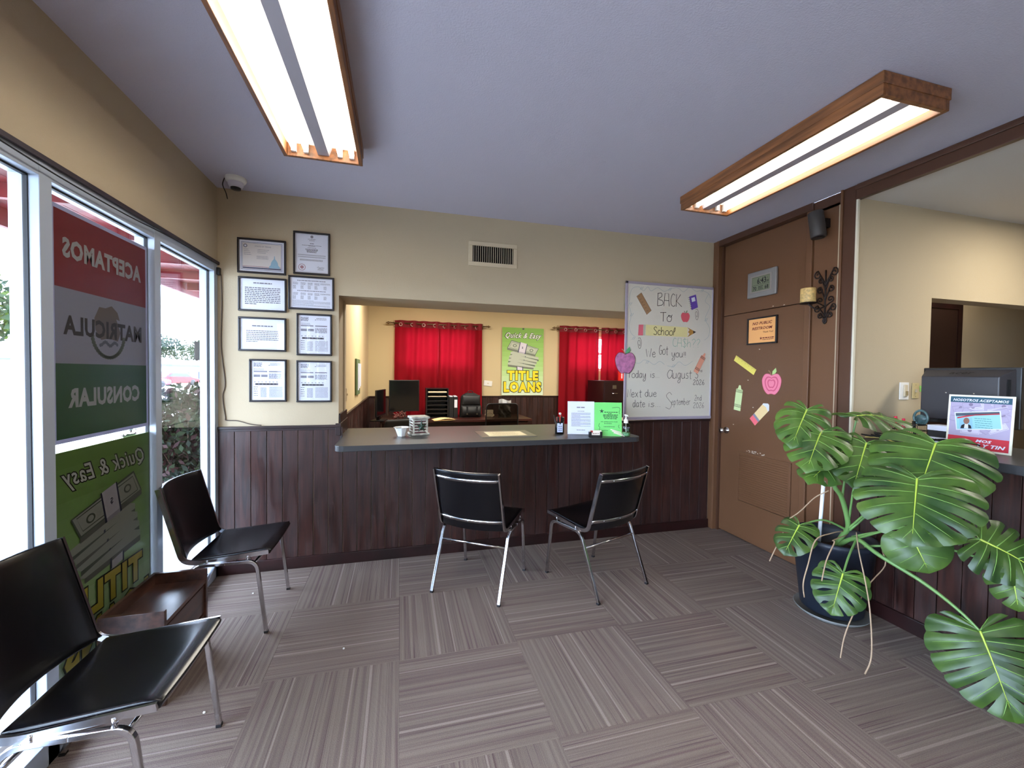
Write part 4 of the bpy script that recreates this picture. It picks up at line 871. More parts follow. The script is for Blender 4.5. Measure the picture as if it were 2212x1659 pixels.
# black pen cup
pc = empty('pen_cup', (1.250, 3.14, zt), label='black pen cup with a white badge card on the service counter', cat='pen cup')
MB().lathe([(0, 0.002), (0.034, 0.002), (0.036, 0.0), (0.036, 0.098), (0.033, 0.098), (0.033, 0.006), (0, 0.006)], 20).ob('cup', M_black, pc)
MB().lathe([(0.034, 0.0), (0.034, 0.125), (0.031, 0.125), (0.031, 0.004)], 16, (0.030, 0.062, 0)).ob('cup', M_black, pc)
for k, (x, y, lx, ly, h, m) in enumerate(((-0.015, 0, -0.035, 0.0, 0.15, M_black), (0.008, 0.01, 0.0, 0.0, 0.155, mat('red_pen', (200, 60, 50), 0.4)), (-0.005, 0.01, -0.012, 0.01, 0.13, mat('dark_red_pen', (120, 30, 44), 0.4)), (0.03, 0.06, 0.01, 0.0, 0.14, M_black))):
    MB().tube([(x, y, 0.01), (x+lx, y+ly, h)], 0.004, 8).ob('pen', m, pc)
MB().lathe([(0.004, 0), (0.010, 0.004), (0.010, 0.016), (0, 0.018)], 12, (0.008, 0.01, 0.150)).ob('pen_topper', M_white, pc)
MB().box(-0.034, 0.012, -0.040, -0.037, 0.016, 0.088).ob('badge_card', mat('pale_blue_card', (206, 216, 246), 0.5), pc)
s = Sheet((-0.034, -0.0402, 0.016), (1, 0, 0), (0, 0, 1)); s.rect(0.018, 0.064, 0.030, 0.072, M_inkd)
for k in range(3): s.bars(0.008, 0.045-0.016*k, 0.032, 0.005, M_ink, seed=k)
s.done('print', pc)
# two upright flyers
def flyer(loc, rz, w, h, m, label, art, lean=0.10):
    f = empty('flyer_stand', loc, rz, label, 'flyer stand'); c, sn = math.cos(lean), math.sin(lean)
    uy = Vector((0, sn, c)); s = Sheet((-w/2, 0, 0.002), (1, 0, 0), uy); n = s.n
    def slab(h0, h1, x0, x1, y0, y1, name, m):
        vs = [s.P(x, y, hh) for x in (x0, x1) for y in (y0, y1) for hh in (h0, h1)]
        MB().add(vs, [(0, 1, 3, 2), (4, 6, 7, 5), (0, 4, 5, 1), (2, 3, 7, 6), (0, 2, 6, 4), (1, 5, 7, 3)]).ob(name, m, f)
    slab(-0.002, 0.001, 0, w, 0, h, 'paper', m); slab(0.0016, 0.0026, -0.002, w+0.002, 0, h+0.002, 'clear_holder', clear('clear_acrylic', ior=1.3))
    MB().prism([(0.002, 0.0), (0.062, 0.0), (0.062, 0.002), (0.002+sn*0.02, 0.02)], -w/2, w/2, Matrix(((0, 0, 1, 0), (1, 0, 0, 0), (0, 1, 0, 0), (0, 0, 0, 1)))).ob('foot', clear('clear_acrylic_foot', (235, 240, 240), ior=1.3), f)
    s.h = 0.0012; s.pw, s.ph = w, h; art(s); s.done('print', f)
def art_white(s):
    W_, H_ = s.pw, s.ph; s.bars(W_*.34, H_*.80, W_*.33, 0.009, M_grey2, seed=1); s.bars(W_*.38, H_*.69, W_*.26, 0.005, M_grey2, seed=2)
    yv = .64
    for k in range(17): s.bars(W_*.14, H_*(yv-.025*k), W_*(.72 if k % 4 != 3 else .34), 0.0032, M_grey2, seed=k+9)
    s.bars(W_*.34, H_*.12, W_*.32, 0.0045, M_ink, seed=3)
def art_green(s):
    W_, H_ = s.pw, s.ph; m = mat('dark_green_ink', (20, 70, 50), 0.8); star(s, W_*.27, H_*.74, 0.019, m)
    for k, (y, a, w) in enumerate(((.70, .36, .50), (.655, .50, .16), (.62, .32, .54), (.585, .32, .52), (.55, .34, .54), (.51, .36, .46))): s.bars(W_*a, H_*y, W_*w, 0.0055, m, seed=k)
    s.text('WE APPRECIATE YOUR', W_*.54, H_*.41, 0.0085, m, W_*.62, 0.01); s.text('BUSINESS', W_*.50, H_*.36, 0.0085, m, W_*.27, 0.01); s.bars(W_*.34, H_*.27, W_*.4, 0.004, m, seed=8)
    for pts in ([(.65, .84), (.75, .85), (.85, .86), (.93, .83), (.93, .76), (.9, .72), (.93, .66)], [(.19, .38), (.16, .3), (.2, .25), (.18, .2), (.25, .16), (.4, .17), (.5, .16)], [(.9, .34), (.88, .28), (.92, .24)]):
        s.line(spline([(W_*a, H_*b) for a, b in pts], 4), 0.0028, m)
M_lav = mat('white_blue_paper', (226, 228, 246), 0.6)
flyer((1.402, 3.060, zt), -0.30, 0.212, 0.262, M_lav, 'white printed flyer standing on the service counter beside the pen cup', art_white)
flyer((1.570, 2.925, zt), -0.30, 0.212, 0.262, mat('bright_green_paper', (116, 222, 116), 0.6), 'bright green printed flyer standing on the service counter', art_green)
# business card holder
ch_ = empty('card_holder', (1.452, 2.905, zt), -0.25, label='small black card holder with cards between the two counter flyers', cat='card holder')
MB().box(-0.05, 0.05, -0.014, 0.022, 0, 0.006).box(-0.05, -0.032, -0.016, -0.012, 0, 0.044).box(0.032, 0.05, -0.016, -0.012, 0, 0.044).box(-0.05, 0.05, -0.016, -0.012, 0, 0.018).box(-0.05, -0.047, -0.014, 0.022, 0, 0.040).box(0.047, 0.05, -0.014, 0.022, 0, 0.040).ob('holder', M_black, ch_)
MB().box(-0.044, 0.044, -0.009, 0.012, 0.006, 0.053).ob('cards', mat('cream_cards', (240, 228, 210), 0.6), ch_)
s = Sheet((-0.044, -0.0092, 0.006), (1, 0, 0), (0, 0, 1)); s.rect(0.004, 0.030, 0.022, 0.046, mat('red_ink', (190, 50, 50), 0.7)); s.bars(0.02, 0.022, 0.05, 0.004, M_or, seed=3); s.done('print', ch_)
# yellow pencils in front of the green flyer are printed/loose cards
cp = empty('index_cards', (1.648, 2.888, zt), -0.25, label='small fan of cream cards leaning at the foot of the green flyer', cat='cards')
for k in range(3):
    ss = Sheet((-0.075+0.012*k, -0.004-0.003*k, 0.004), (1, 0, 0), (0, 0.06, 1)); vs = [ss.P(x, y, 0) for x, y in ((0.0, 0.050-0.012*k), (0.008, 0.056-0.012*k), (0.088, 0.032-0.014*k), (0.088, 0.020-0.014*k+0.008))]
    MB().add(vs, [(0, 1, 2, 3)]).ob('card', mat('cream_cards', (240, 228, 210), 0.6), cp, solid=0.0006)
# hand sanitizer
hs = empty('sanitizer_bottle', (1.712, 2.905, zt), label='clear pump bottle of green hand sanitizer at the right end of the counter', cat='bottle')
MB().lathe([(0, 0.001), (0.030, 0.001), (0.034, 0.006), (0.035, 0.06), (0.034, 0.088), (0.026, 0.100), (0.016, 0.106), (0.014, 0.112)], 20).ob('bottle', clear('clear_plastic', (226, 236, 228), ior=1.5), hs)
MB().lathe([(0, 0.004), (0.029, 0.004), (0.032, 0.009), (0.0325, 0.032), (0, 0.032)], 20).ob('gel', mat('green_gel', (150, 206, 160), 0.2, trans=0.5), hs)
MB().lathe([(0.017, 0.104), (0.017, 0.128), (0.010, 0.134), (0.006, 0.140), (0.006, 0.160), (0.014, 0.163), (0.014, 0.170), (0, 0.171)], 16).tube([(0, 0, 0.165), (0.0, -0.028, 0.163), (0.0, -0.032, 0.158)], 0.004, 8).ob('pump', M_white, hs)
MB().tube([(0, 0, 0.105), (0.002, 0, 0.01)], 0.002, 6).ob('dip_tube', M_white, hs)
s = Sheet((-0.014, -0.0352, 0.045), (1, 0, 0), (0, 0, 1)); s.rect(0, 0.022, 0.026, 0.032, M_ink); s.rect(0.004, 0, 0.018, 0.02, mat('label_green', (60, 90, 70), 0.6)); s.done('label_print', hs)

# ------------------------------------------------------------------ stacking chairs
def make_chair():
    c = empty('side_chair'); hx = 0.235
    for s in (-1, 1):
        x = s*hx; mid = (x, 0.06, 0.402)
        rear = arc_pts([(x, -0.252, 0.008), (x, -0.085, 0.402), mid], 6, 0.055); front = arc_pts([(x, 0.252, 0.008), (x, 0.205, 0.402), mid], 6, 0.05)
        for p in (rear, front):
            o = MB().tube(p, 0.0125, 4, ref=(1, 0, 0)).ob('leg', M_chrome, c, bevel=0.002)
            q = p[0]; MB().box(q[0]-0.0095, q[0]+0.0095, q[1]-0.0095, q[1]+0.0095, 0.0, 0.012).ob('foot', M_rubber, o)
        xs = s*0.226
        ch2 = arc_pts([(xs, 0.262, 0.443), (xs, -0.072, 0.414), (xs, -0.142, 0.428), (xs, -0.248, 0.815)], 6, 0.05)
        MB().tube(ch2, 0.0165, 4, flat=0.45, ref=(0, -0.35, 1) if False else None).ob('side_channel', M_chrome, c)
        MB().tube([(xs, 0.16, 0.412), (xs, 0.16, 0.432)], 0.008, 8).tube([(xs, -0.03, 0.408), (xs, -0.03, 0.425)], 0.008, 8).ob('spacer', M_chrome, c)
    MB().tube([(-hx, -0.125, 0.31), (hx, -0.125, 0.31)], 0.0085, 8).ob('stretcher', M_chrome, c)
    MB().tube([(-hx, 0.19, 0.385), (0, 0.19, 0.375), (hx, 0.19, 0.385)], 0.0075, 8).ob('stretcher', M_chrome, c)
    sx = 0.216
    def seat(u, v):
        x = -sx+2*sx*u; y = 0.268-0.375*v; t = 1-(x/sx)**2; z = 0.449-0.029*v - 0.016*t*math.sin(PI*min(1, v*1.1)) - (0.008*t if v < 0.02 else 0) - 0.012*max(0, (0.08-v)/0.08); return (x, y, z)
    MB().grid(seat, 16, 16).ob('seat', M_vinyl, c, solid=0.026, bevel=0.006, seg=3)
    def back(u, v):
        x = -sx+2*sx*u; t = 1-(x/sx)**2; z = 0.425+0.392*v; y = -0.142-0.108*v - 0.046*t + 0.008; return (x, y, z)
    MB().grid(back, 16, 14).ob('backrest', M_vinyl, c, solid=0.020, bevel=0.006, seg=3)
    def bar(v0, v1):
        def f(u, v): q = v0+(v1-v0)*v; p = back(u, q); return (p[0]*1.03, p[1]-0.0135, p[2])
        return f
    for v0, v1 in ((0.845, 0.895), (0.135, 0.185)):
        cb = MB().grid(bar(v0, v1), 16, 1).ob('crossbar', M_chrome, c, solid=0.003)
        for u in (0.2, 0.5, 0.8) if v0 < 0.5 else (0.2, 0.75):
            p = bar(v0, v1)(u, 0.5); MB().lathe([(0, -0.004), (0.003, -0.003), (0.0045, 0)], 8, (p[0], p[1]-0.001, p[2]), axis='y').ob('bolt', M_chrome, cb)
    return c
chair = make_chair()
def place(o, p_rear_mid, p_front_mid, label):
    a = Vector(p_rear_mid); b = Vector(p_front_mid); m = (a+b)/2; d = (b-a); o.location = (m.x, m.y, 0); o.rotation_euler = (0, 0, math.atan2(-d.x, d.y))
    tag(o, label, 'chair', 'black vinyl and chrome side chairs')
place(chair, (0.396, 2.581), (0.7005, 3.021), 'black vinyl chrome chair facing the counter, left of the pair')
c2 = copy_tree(chair); place(c2, (1.43, 2.4025), (1.256, 2.8925), 'black vinyl chrome chair facing the counter, right of the pair')
c3 = copy_tree(chair); place(c3, (-1.201, 2.753), (-0.697, 2.753), 'black vinyl chrome chair against the corner window, beyond the tray table')
c4 = copy_tree(chair); place(c4, (-1.197, 1.655), (-0.693, 1.655), 'nearest black vinyl chrome chair at the lower left corner of the room')

# tray-top side table between the window chairs
tb = empty('side_table', (-1.105, 2.265, 0), label='low walnut side table with raised sides between the two window chairs', cat='side table')
for y in (-0.205, 0.187):
    MB().box(-0.085, 0.150, y, y+0.018, 0, 0.41).ob('side_panel', M_walnut, tb, bevel=0.0015)
MB().box(-0.085, -0.070, -0.187, 0.187, 0.02, 0.41).ob('back_panel', M_walnut, tb)
MB().box(-0.070, 0.146, -0.187, 0.187, 0.338, 0.356).ob('top_panel', M_walnut, tb)
for z0, z1 in ((0.19, 0.328), (0.03, 0.18)): MB().box(0.128, 0.142, -0.184, 0.184, z0, z1).ob('drawer', M_walnut, tb, bevel=0.0015)
MB().box(-0.070, 0.12, -0.187, 0.187, 0.02, 0.32).ob('carcass', M_dark, tb)

# ------------------------------------------------------------------ posters
M_note = mat('banknote_paper', (176, 184, 160), 0.8); M_noted = mat('banknote_green', (88, 104, 84), 0.8); M_band = mat('banknote_band', (206, 200, 210), 0.8); M_bandl = mat('band_blue', (52, 58, 92), 0.8); M_side = mat('banknote_edge', (120, 124, 112), 0.8)
def title_poster(s, W_, H_, tl):
    """tl(name, colour) gives the print material"""
    g0, g1, g2 = tl('poster_green_top', (142, 190, 78)), tl('poster_green_mid', (176, 214, 130)), tl('poster_green_low', (216, 234, 196))
    nb = 14
    for k in range(nb):
        t = k/(nb-1); top = Vector((124, 176, 62)); md = Vector((176, 214, 136)); lo = Vector((222, 238, 206))
        c = top.lerp(md, min(1, t*1.6)) if t < .62 else md.lerp(lo, (t-.62)/.38)
        s.rect(0, H_*(1-(k+1)/nb), W_, H_*(1-k/nb), tl('poster_green_%02d' % k, tuple(int(v) for v in c)))
    s.layer(); ink = tl('poster_black', (22, 24, 18)); wht = tl('poster_white', (236, 238, 230)); yel = tl('poster_yellow', (246, 218, 40))
    def outl(txt, cx, y, h, w, m, bold, sh, ob):
        s.text(txt, cx, y, h, ink, w*1.02, bold+ob, sh, sp=bold+ob); s.layer(); s.text(txt, cx, y, h, m, w*0.985, bold, sh, sp=bold+ob); s.layer()
    outl('Quick & Easy', W_*.51, H_*.850, H_*.080, W_*.88, wht, 0.012, 0.45, 0.05)
    # stack of note bundles
    note, notd, band, bl, side = tl('p_note', (186, 192, 172)), tl('p_noted', (92, 108, 88)), tl('p_band', (216, 210, 220)), tl('p_bandl', (52, 58, 92)), tl('p_side', (118, 124, 108))
    X = lambda u, v: (W_*u, H_*v)
    for k in range(4):
        dy_ = -0.052*k-0.03; dx_ = (0.0, -0.03, -0.05, -0.06)[k]; sk_ = 0.35*k*0.01
        L_, R_ = 0.15+dx_+0.05, 0.88+dx_*0.8
        s.poly([X(L_, .640+dy_), X(R_-.08*k*.3, .565+dy_+sk_*3), X(R_-.08*k*.3, .540+dy_+sk_*3), X(L_, .610+dy_)], side if k % 2 else notd)
        s.poly([X(L_, .668+dy_), X(L_+.10, .69+dy_), X(R_, .600+dy_+sk_), X(R_-.08*k*.3, .565+dy_+sk_*3), X(L_, .640+dy_)], note); s.layer(0.0002)
        s.poly([X(.42+dx_, .612+dy_), X(.56+dx_, .596+dy_), X(.56+dx_, .552+dy_), X(.42+dx_, .570+dy_)], band); s.layer(0.0002)
        for e in (.42, .56): s.poly([X(e+dx_-.012, .614+dy_), X(e+dx_+.006, .610+dy_), X(e+dx_+.006, .556+dy_), X(e+dx_-.012, .562+dy_)], bl)
        s.layer(0.0002)
    s.poly([X(.12, .70), X(.22, .815), X(.88, .700), X(.80, .600)], notd); s.layer(0.0002); s.poly([X(.135, .70), X(.225, .803), X(.865, .698), X(.79, .610)], note); s.layer(0.0002)
    s.poly([X(.12, .70), X(.80, .600), X(.80, .578), X(.12, .672)], side)
    s.line([X(.17, .705), X(.235, .787), X(.83, .695), X(.775, .628), X(.17, .705)], W_*.008, notd)
    for cx, cy in ((.30, .735), (.70, .67)): s.ell(W_*cx, H_*cy, W_*.045, H_*.022, notd); 
    s.layer(0.0002)
    for cx, cy in ((.30, .735), (.70, .67)): s.ell(W_*cx, H_*cy, W_*.028, H_*.014, note)
    s.poly([X(.43, .790), X(.59, .765), X(.545, .632), X(.38, .655)], band); s.poly([X(.38, .655), X(.545, .632), X(.545, .612), X(.38, .635)], tl('p_bandd', (180, 174, 186))); s.layer(0.0002)
    for e in (0, 1): s.poly([X(.425+.165*e, .792-.026*e), X(.44+.165*e, .790-.026*e), X(.39+.165*e, .633-.022*e), X(.37+.165*e, .636-.022*e)], bl)
    s.text('$', W_*.485, H_*.695, H_*.03, bl, None, 0.02)
    s.layer()
    outl('TITLE', W_*.50, H_*.232, H_*.132, W_*.76, yel, 0.055, 0.0, 0.04)
    outl('LOANS', W_*.50, H_*.058, H_*.140, W_*.92, yel, 0.055, 0.0, 0.04)
M_card = mat('poster_card', (226, 232, 214), 0.6)
po = empty('title_loans_poster', (1.700, YB-0.022, 1.058), label='green title loans poster on the far wall between the red curtains', cat='poster')
PWd, PH = 0.752, 1.172
MB().box(0, PWd, -0.006, 0.0, 0, PH).ob('board', M_card, po)
s = Sheet((0, -0.006, 0), (1, 0, 0), (0, 0, 1)); title_poster(s, PWd, PH, lambda n, c: mat(n, c, 0.5)); s.done('print', po)
MB().box(PWd/2-0.014, PWd/2+0.014, -0.012, -0.006, PH-0.03, PH-0.005).ob('clip', M_black, po)
# window poster seen from behind (mirrored), daylight shining through
tr = lambda n, c: translucent('thru_'+n, tuple(int(0.62*(0.75*v+0.25*sum(c)/3)) for v in c), 0.30, 0.35)
GXI = GX+0.006
wp = empty('window_poster', (GXI, 1.935, 0.198), label='green title loans poster on the window glass, its lettering reversed', cat='poster')
MB().box(0, 0.003, 0, 0.61, 0, 0.914).ob('board', translucent('thru_board', (150, 170, 110), 0.35), wp)
s = Sheet((0.0032, 0, 0), (0, 1, 0), (0, 0, 1), True); s.w = 0.61; title_poster(s, 0.61, 0.914, tr); s.done('print', wp)
wq = empty('window_poster', (GXI, 1.935, 1.145), label='red white and green accepted-ID poster on the window glass, lettering reversed', cat='poster')
MB().box(0, 0.003, 0, 0.61, 0, 0.905).ob('board', translucent('thru_grey', (150, 150, 168), 0.3), wq)
s = Sheet((0.0032, 0, 0), (0, 1, 0), (0, 0, 1), True); s.w = 0.61; e = 0.016; H3 = (0.905-2*e)/3
s.rect(e, e, .61-e, e+H3, tr('flag_green', (56, 132, 72))); s.rect(e, e+H3, .61-e, e+2*H3, tr('flag_white', (196, 200, 222))); s.rect(e, e+2*H3, .61-e, e+3*H3, tr('flag_red', (206, 52, 54))); s.layer()
wl_ = tr('flag_letter_white', (232, 236, 236)); bl_ = tr('flag_letter_black', (70, 62, 66))
s.text('ACEPTAMOS', .305, e+H3*2.42, .072, wl_, .50, 0.045); s.text('CONSULAR', .305, e+H3*.42, .072, wl_, .46, 0.045)
em = tr('emblem_brown', (150, 130, 118)); emg = tr('emblem_green', (130, 150, 130)); cx, cy = .295, e+H3*1.5
s.poly([(cx+.02, cy+.10), (cx-.02, cy+.115), (cx-.06, cy+.09), (cx-.075, cy+.055), (cx-.05, cy+.06), (cx-.08, cy+.0), (cx-.06, cy-.04), (cx, cy-.03), (cx+.05, cy-.04), (cx+.085, cy+.0), (cx+.09, cy+.05), (cx+.06, cy+.10)], em)
for k in range(22):
    a = PI*1.05+k*PI*0.9/21; s.ell(cx+.105*math.cos(a), cy-.01+.105*math.sin(a), .013, .009, emg, 8)
for k in range(12): s.ell(cx-.055+k*.01, cy-.055+0.008*math.sin(k), .008, .008, tr('emblem_blue', (120, 134, 160)), 8)
s.layer(); s.text('MATRICULA', .305, e+H3*1.40, .072, bl_, .50, 0.04)
s.done('print', wq)

# ------------------------------------------------------------------ staff room: curtains and rods
M_cur = translucent('red_curtain_cloth', (140, 9, 24), 0.22, 0.85, 0.2)
M_brass = mat('antique_brass', (120, 96, 70), 0.35, metal=0.8)
def curtain(x0, x1, ztop_, z0, folds, seed, label, top=True):
    c = empty('curtain', ((x0+x1)/2, YB-0.09, ztop_), label=label, cat='curtain', group='red grommet curtains in the staff room'); w = (x1-x0)/2; r = random.Random(seed); ph = r.uniform(0, 6)
    def f(u, v):
        x = -w+2*w*u; z = (z0-ztop_)*v; am = 0.026*(1-0.25*v); y = am*math.sin(u*folds*2*PI+ph+0.5*math.sin(3*v)) + 0.006*math.sin(u*37+seed+v*4)
        return (x*(1+0.03*v), y, z)
    MB().grid(f, folds*14, 12).ob('cloth', M_cur, c)
    MB().grid(lambda u, v: (lambda p: (p[0], p[1]-0.0015, p[2]))(f(u, v*0.06)), folds*14, 1).ob('header_band', mat('curtain_header', (120, 10, 26), 0.8), c)
    for k in range(folds):
        u = (k+0.5)/folds; p = f(min(u, 0.98), 0.03); pts = [(p[0]+0.024*math.cos(a), p[1]-0.004, p[2]-0.012+0.024*math.sin(a)) for a in [2*PI*j/12 for j in range(13)]]
        MB().tube(pts, 0.005, 6, caps=False).ob('grommet', mat('silver_grommet', (190, 170, 160), 0.3, metal=0.8), c)
    return c
curtain(-0.075, 0.64, 2.265, 0.42, 4, 1, 'left half of the left red curtain pair behind the staff desk')
curtain(0.62, 1.335, 2.26, 0.42, 4, 2, 'right half of the left red curtain pair behind the staff desk')
curtain(2.735, 3.50, 2.295, 0.42, 4, 3, 'red curtain hanging right of the title loans poster')
curtain(3.55, 4.25, 2.29, 0.42, 4, 4, 'red curtain partly hidden behind the whiteboard')
def rod(x0, x1, z, label):
    r = empty('curtain_rod', ((x0+x1)/2, YB-0.09, z), label=label, cat='curtain rod'); w = (x1-x0)/2
    MB().tube([(-w, 0, 0), (w, 0, 0)], 0.010, 10).ob('pole', M_brass, r)
    for s in (-1, 1):
        MB().lathe([(0.010, 0), (0.018, 0.01), (0.010, 0.02), (0.022, 0.045), (0.006, 0.075), (0.0, 0.09)] if s > 0 else [(0.0, -0.09), (0.006, -0.075), (0.022, -0.045), (0.010, -0.02), (0.018, -0.01), (0.010, 0)], 12, (s*w, 0, 0), axis='x').ob('finial', M_brass, r)
        MB().box(s*(w-0.05)-0.006, s*(w-0.05)+0.006, 0.0, 0.078, -0.008, 0.008).box(s*(w-0.05)-0.012, s*(w-0.05)+0.012, 0.062, 0.078, -0.05, 0.05).ob('bracket', M_brass, r)
rod(-0.13, 1.40, 2.218, 'brass curtain rod over the left red curtain pair'); rod(2.67, 4.4, 2.248, 'brass curtain rod over the right red curtains')
o = empty('wall_outlet', (1.463, YB, 1.262), label='white wall plate askew beside the left curtain pair', cat='wall plate')
p_ = MB().box(-0.072, 0.072, -0.012, -0.001, -0.045, 0.045).ob('plate', M_white, o, bevel=0.003); p_.rotation_euler = (0, 0.12, 0)
MB().box(-0.012, 0.012, -0.018, -0.012, -0.008, 0.008).ob('switch', M_vent, o)

# key board on the left wall of the staff room
kbd = empty('key_board', (-0.48, 5.05, 1.38), label='narrow green edged notice board with papers on the staff room left wall', cat='notice board')
MB().box(0.001, 0.02, -0.12, 0.30, -0.21, 0.20).ob('board', mat('green_board', (92, 112, 76), 0.7), kbd, bevel=0.004)
for k in range(3): MB().box(0.021+0.004*k, 0.024+0.004*k, 0.0+0.08*k, 0.12+0.08*k, -0.16+0.02*k, 0.15).ob('paper', M_paper, kbd)
o = empty('light_switch', (-0.48, 4.15, 1.22), label='beige light switch plate on the staff room left wall', cat='light switch'); MB().box(0.001, 0.008, -0.036, 0.036, -0.06, 0.06).ob('plate', M_vent, o, bevel=0.002); MB().box(0.008, 0.016, -0.005, 0.005, -0.008, 0.012).ob('toggle', M_vent, o)

# desk
M_desk = mat('mahogany_desk', (64, 26, 22), 0.35, vary=0.35, vscale=3, stretch=(1, 8, 8))
dk = empty('office_desk', (0.85, 6.32, 0), label='long mahogany office desk along the staff room curtains', cat='desk')
MB().box(-1.1, 1.08, -0.36, 0.42, 0.725, 0.76).ob('desktop', M_desk, dk, bevel=0.004)
for x in (-1.08, 1.02): MB().box(x, x+0.04, -0.33, 0.40, 0, 0.725).ob('leg_panel', M_desk, dk)
MB().box(-1.04, 1.02, 0.36, 0.38, 0.2, 0.725).ob('modesty_panel', M_desk, dk)
MB().box(0.60, 1.02, -0.34, -0.32, 0.45, 0.71).ob('drawer', M_desk, dk, bevel=0.003); MB().box(0.60, 1.02, -0.34, -0.32, 0.08, 0.44).ob('drawer', M_desk, dk, bevel=0.003)
# monitor seen from behind-left
def monitor(loc, rz, w, h, z0, label):
    m = empty('monitor', loc, rz, label, 'monitor')
    MB().box(-w/2, w/2, -0.012, 0.012, z0, z0+h).ob('panel', M_black, m, bevel=0.004); MB().box(-w/2+.012, w/2-.012, -0.0135, -0.012, z0+.02, z0+h-.012).ob('screen', mat('dark_screen', (14, 14, 16), 0.15), m)
    MB().box(-0.03, 0.03, 0.012, 0.05, 0.01, z0+h*.55).ob('stand_neck', M_black, m); MB().box(-0.12, 0.12, -0.07, 0.11, 0, 0.014).ob('stand_base', M_black, m, bevel=0.004); return m
monitor((0.07, 6.30, 0.76), 0.25, 0.44, 0.46, 0.10, 'black flat monitor on the staff desk before the left curtain')
monitor((-0.25, 6.02, 0.76), 1.35, 0.46, 0.36, 0.07, 'black flat monitor turned edge-on at the left end of the staff desk')
tr_ = empty('letter_tray_stack', (0.548, 6.42, 0.76), label='black stacked letter tray unit on the staff desk with papers on top shelves', cat='letter trays')
MB().box(-0.165, -0.150, -0.15, 0.15, 0, 0.44).box(0.150, 0.165, -0.15, 0.15, 0, 0.44).box(-0.165, 0.165, 0.135, 0.15, 0, 0.44).ob('side', M_black, tr_)
for k in range(8): MB().box(-0.15, 0.15, -0.15, 0.135, 0.0+k*0.0615, 0.006+k*0.0615).ob('shelf', M_black, tr_)
for z, h in ((0.378, 0.018), (0.316, 0.008)): MB().box(-0.135, 0.135, -0.153, 0.12, z, z+h).ob('paper_stack', mat('cream_paper', (230, 206, 176), 0.7), tr_)
for k in range(5): MB().box(-0.14, 0.14, -0.154, -0.149, 0.006+k*0.0615, 0.014+k*0.0615).ob('tray_lip', mat('dark_grey_plastic', (44, 42, 42), 0.4), tr_)
for x, lb in ((0.752, 'black file box with a blank spine beside the letter trays'), (0.822, 'black file box with a white spine label beside the backpack')):
    b_ = empty('file_box', (x+0.002, 6.42, 0.76), label=lb, cat='file box', group='file boxes on the staff desk'); MB().box(-0.032, 0.032, -0.13, 0.13, 0, 0.31).ob('box', M_blackm, b_, bevel=0.003)
    if x > 0.8: MB().box(-0.022, 0.022, -0.132, -0.13, 0.15, 0.27).ob('label', M_paper, b_)
    MB().box(-0.025, 0.025, -0.10, 0.10, 0.31, 0.322).ob('papers', M_paper, b_)
bk = empty('backpack', (1.055, 6.36, 0.76), label='black backpack standing on the staff desk before the red curtain', cat='backpack')
def bpf(u, v):
    a = u*2*PI; zz = 0.37*v; w = 0.165*(1-0.12*v)*(1-max(0, (v-.8)/.2)**2.2*0.55); d = 0.10*(1-0.15*v)*(1-max(0, (v-.8)/.2)**2*0.6)
    ca, sa = math.cos(a), math.sin(a); e = 0.6; return (w*math.copysign(abs(ca)**e, ca), d*math.copysign(abs(sa)**e, sa), zz)
b = MB().grid(bpf, 32, 14); b.add([bpf(k/32, 1.0) for k in range(32)], [tuple(range(32))], smooth=True); M_bag = mat('black_nylon', (22, 22, 24), 0.55, bump=0.3, bscale=60)
b.ob('body', M_bag, bk)
MB().grid(lambda u, v: (-0.15+0.30*u, -0.098-0.05*math.sin(PI*min(1, max(0, v)))*math.sin(PI*u)**.3, 0.01+0.17*v), 16, 8).ob('front_pocket', M_bag, bk, solid=0.01)
MB().grid(lambda u, v: (-0.135+0.27*u, -0.092-0.028*math.sin(PI*v)*math.sin(PI*u)**.3, 0.19+0.15*v), 16, 8).ob('top_flap', mat('charcoal_nylon', (34, 34, 36), 0.45), bk, solid=0.01)
MB().tube(spline([(-0.04, 0, 0.36), (-0.03, 0, 0.395), (0.03, 0, 0.395), (0.04, 0, 0.36)], 5), 0.006, 6).ob('handle', M_bag, bk)
for x in (-0.07, 0.08): MB().box(x-0.012, x+0.012, -0.156, -0.15, 0.05, 0.17).ob('strap', M_black, bk); MB().box(x-0.011, x+0.011, -0.162, -0.155, 0.05, 0.066).ob('buckle', M_chrome, bk)
fo = empty('manila_folder', (0.60, 6.02, 0.76), 0.3, label='open manila folder lying on the staff desk', cat='folder')
MB().prism([(-0.17, -0.11), (0.15, -0.11), (0.17, 0.12), (-0.12, 0.12)], 0.0, 0.004).ob('cover', mat('manila', (228, 186, 124), 0.7), fo); MB().grid(lambda u, v: (-0.12+0.30*u, -0.10+0.2*v, 0.005+0.018*math.sin(PI*u)), 8, 2).ob('sheet', mat('manila_light', (238, 204, 150), 0.7), fo)
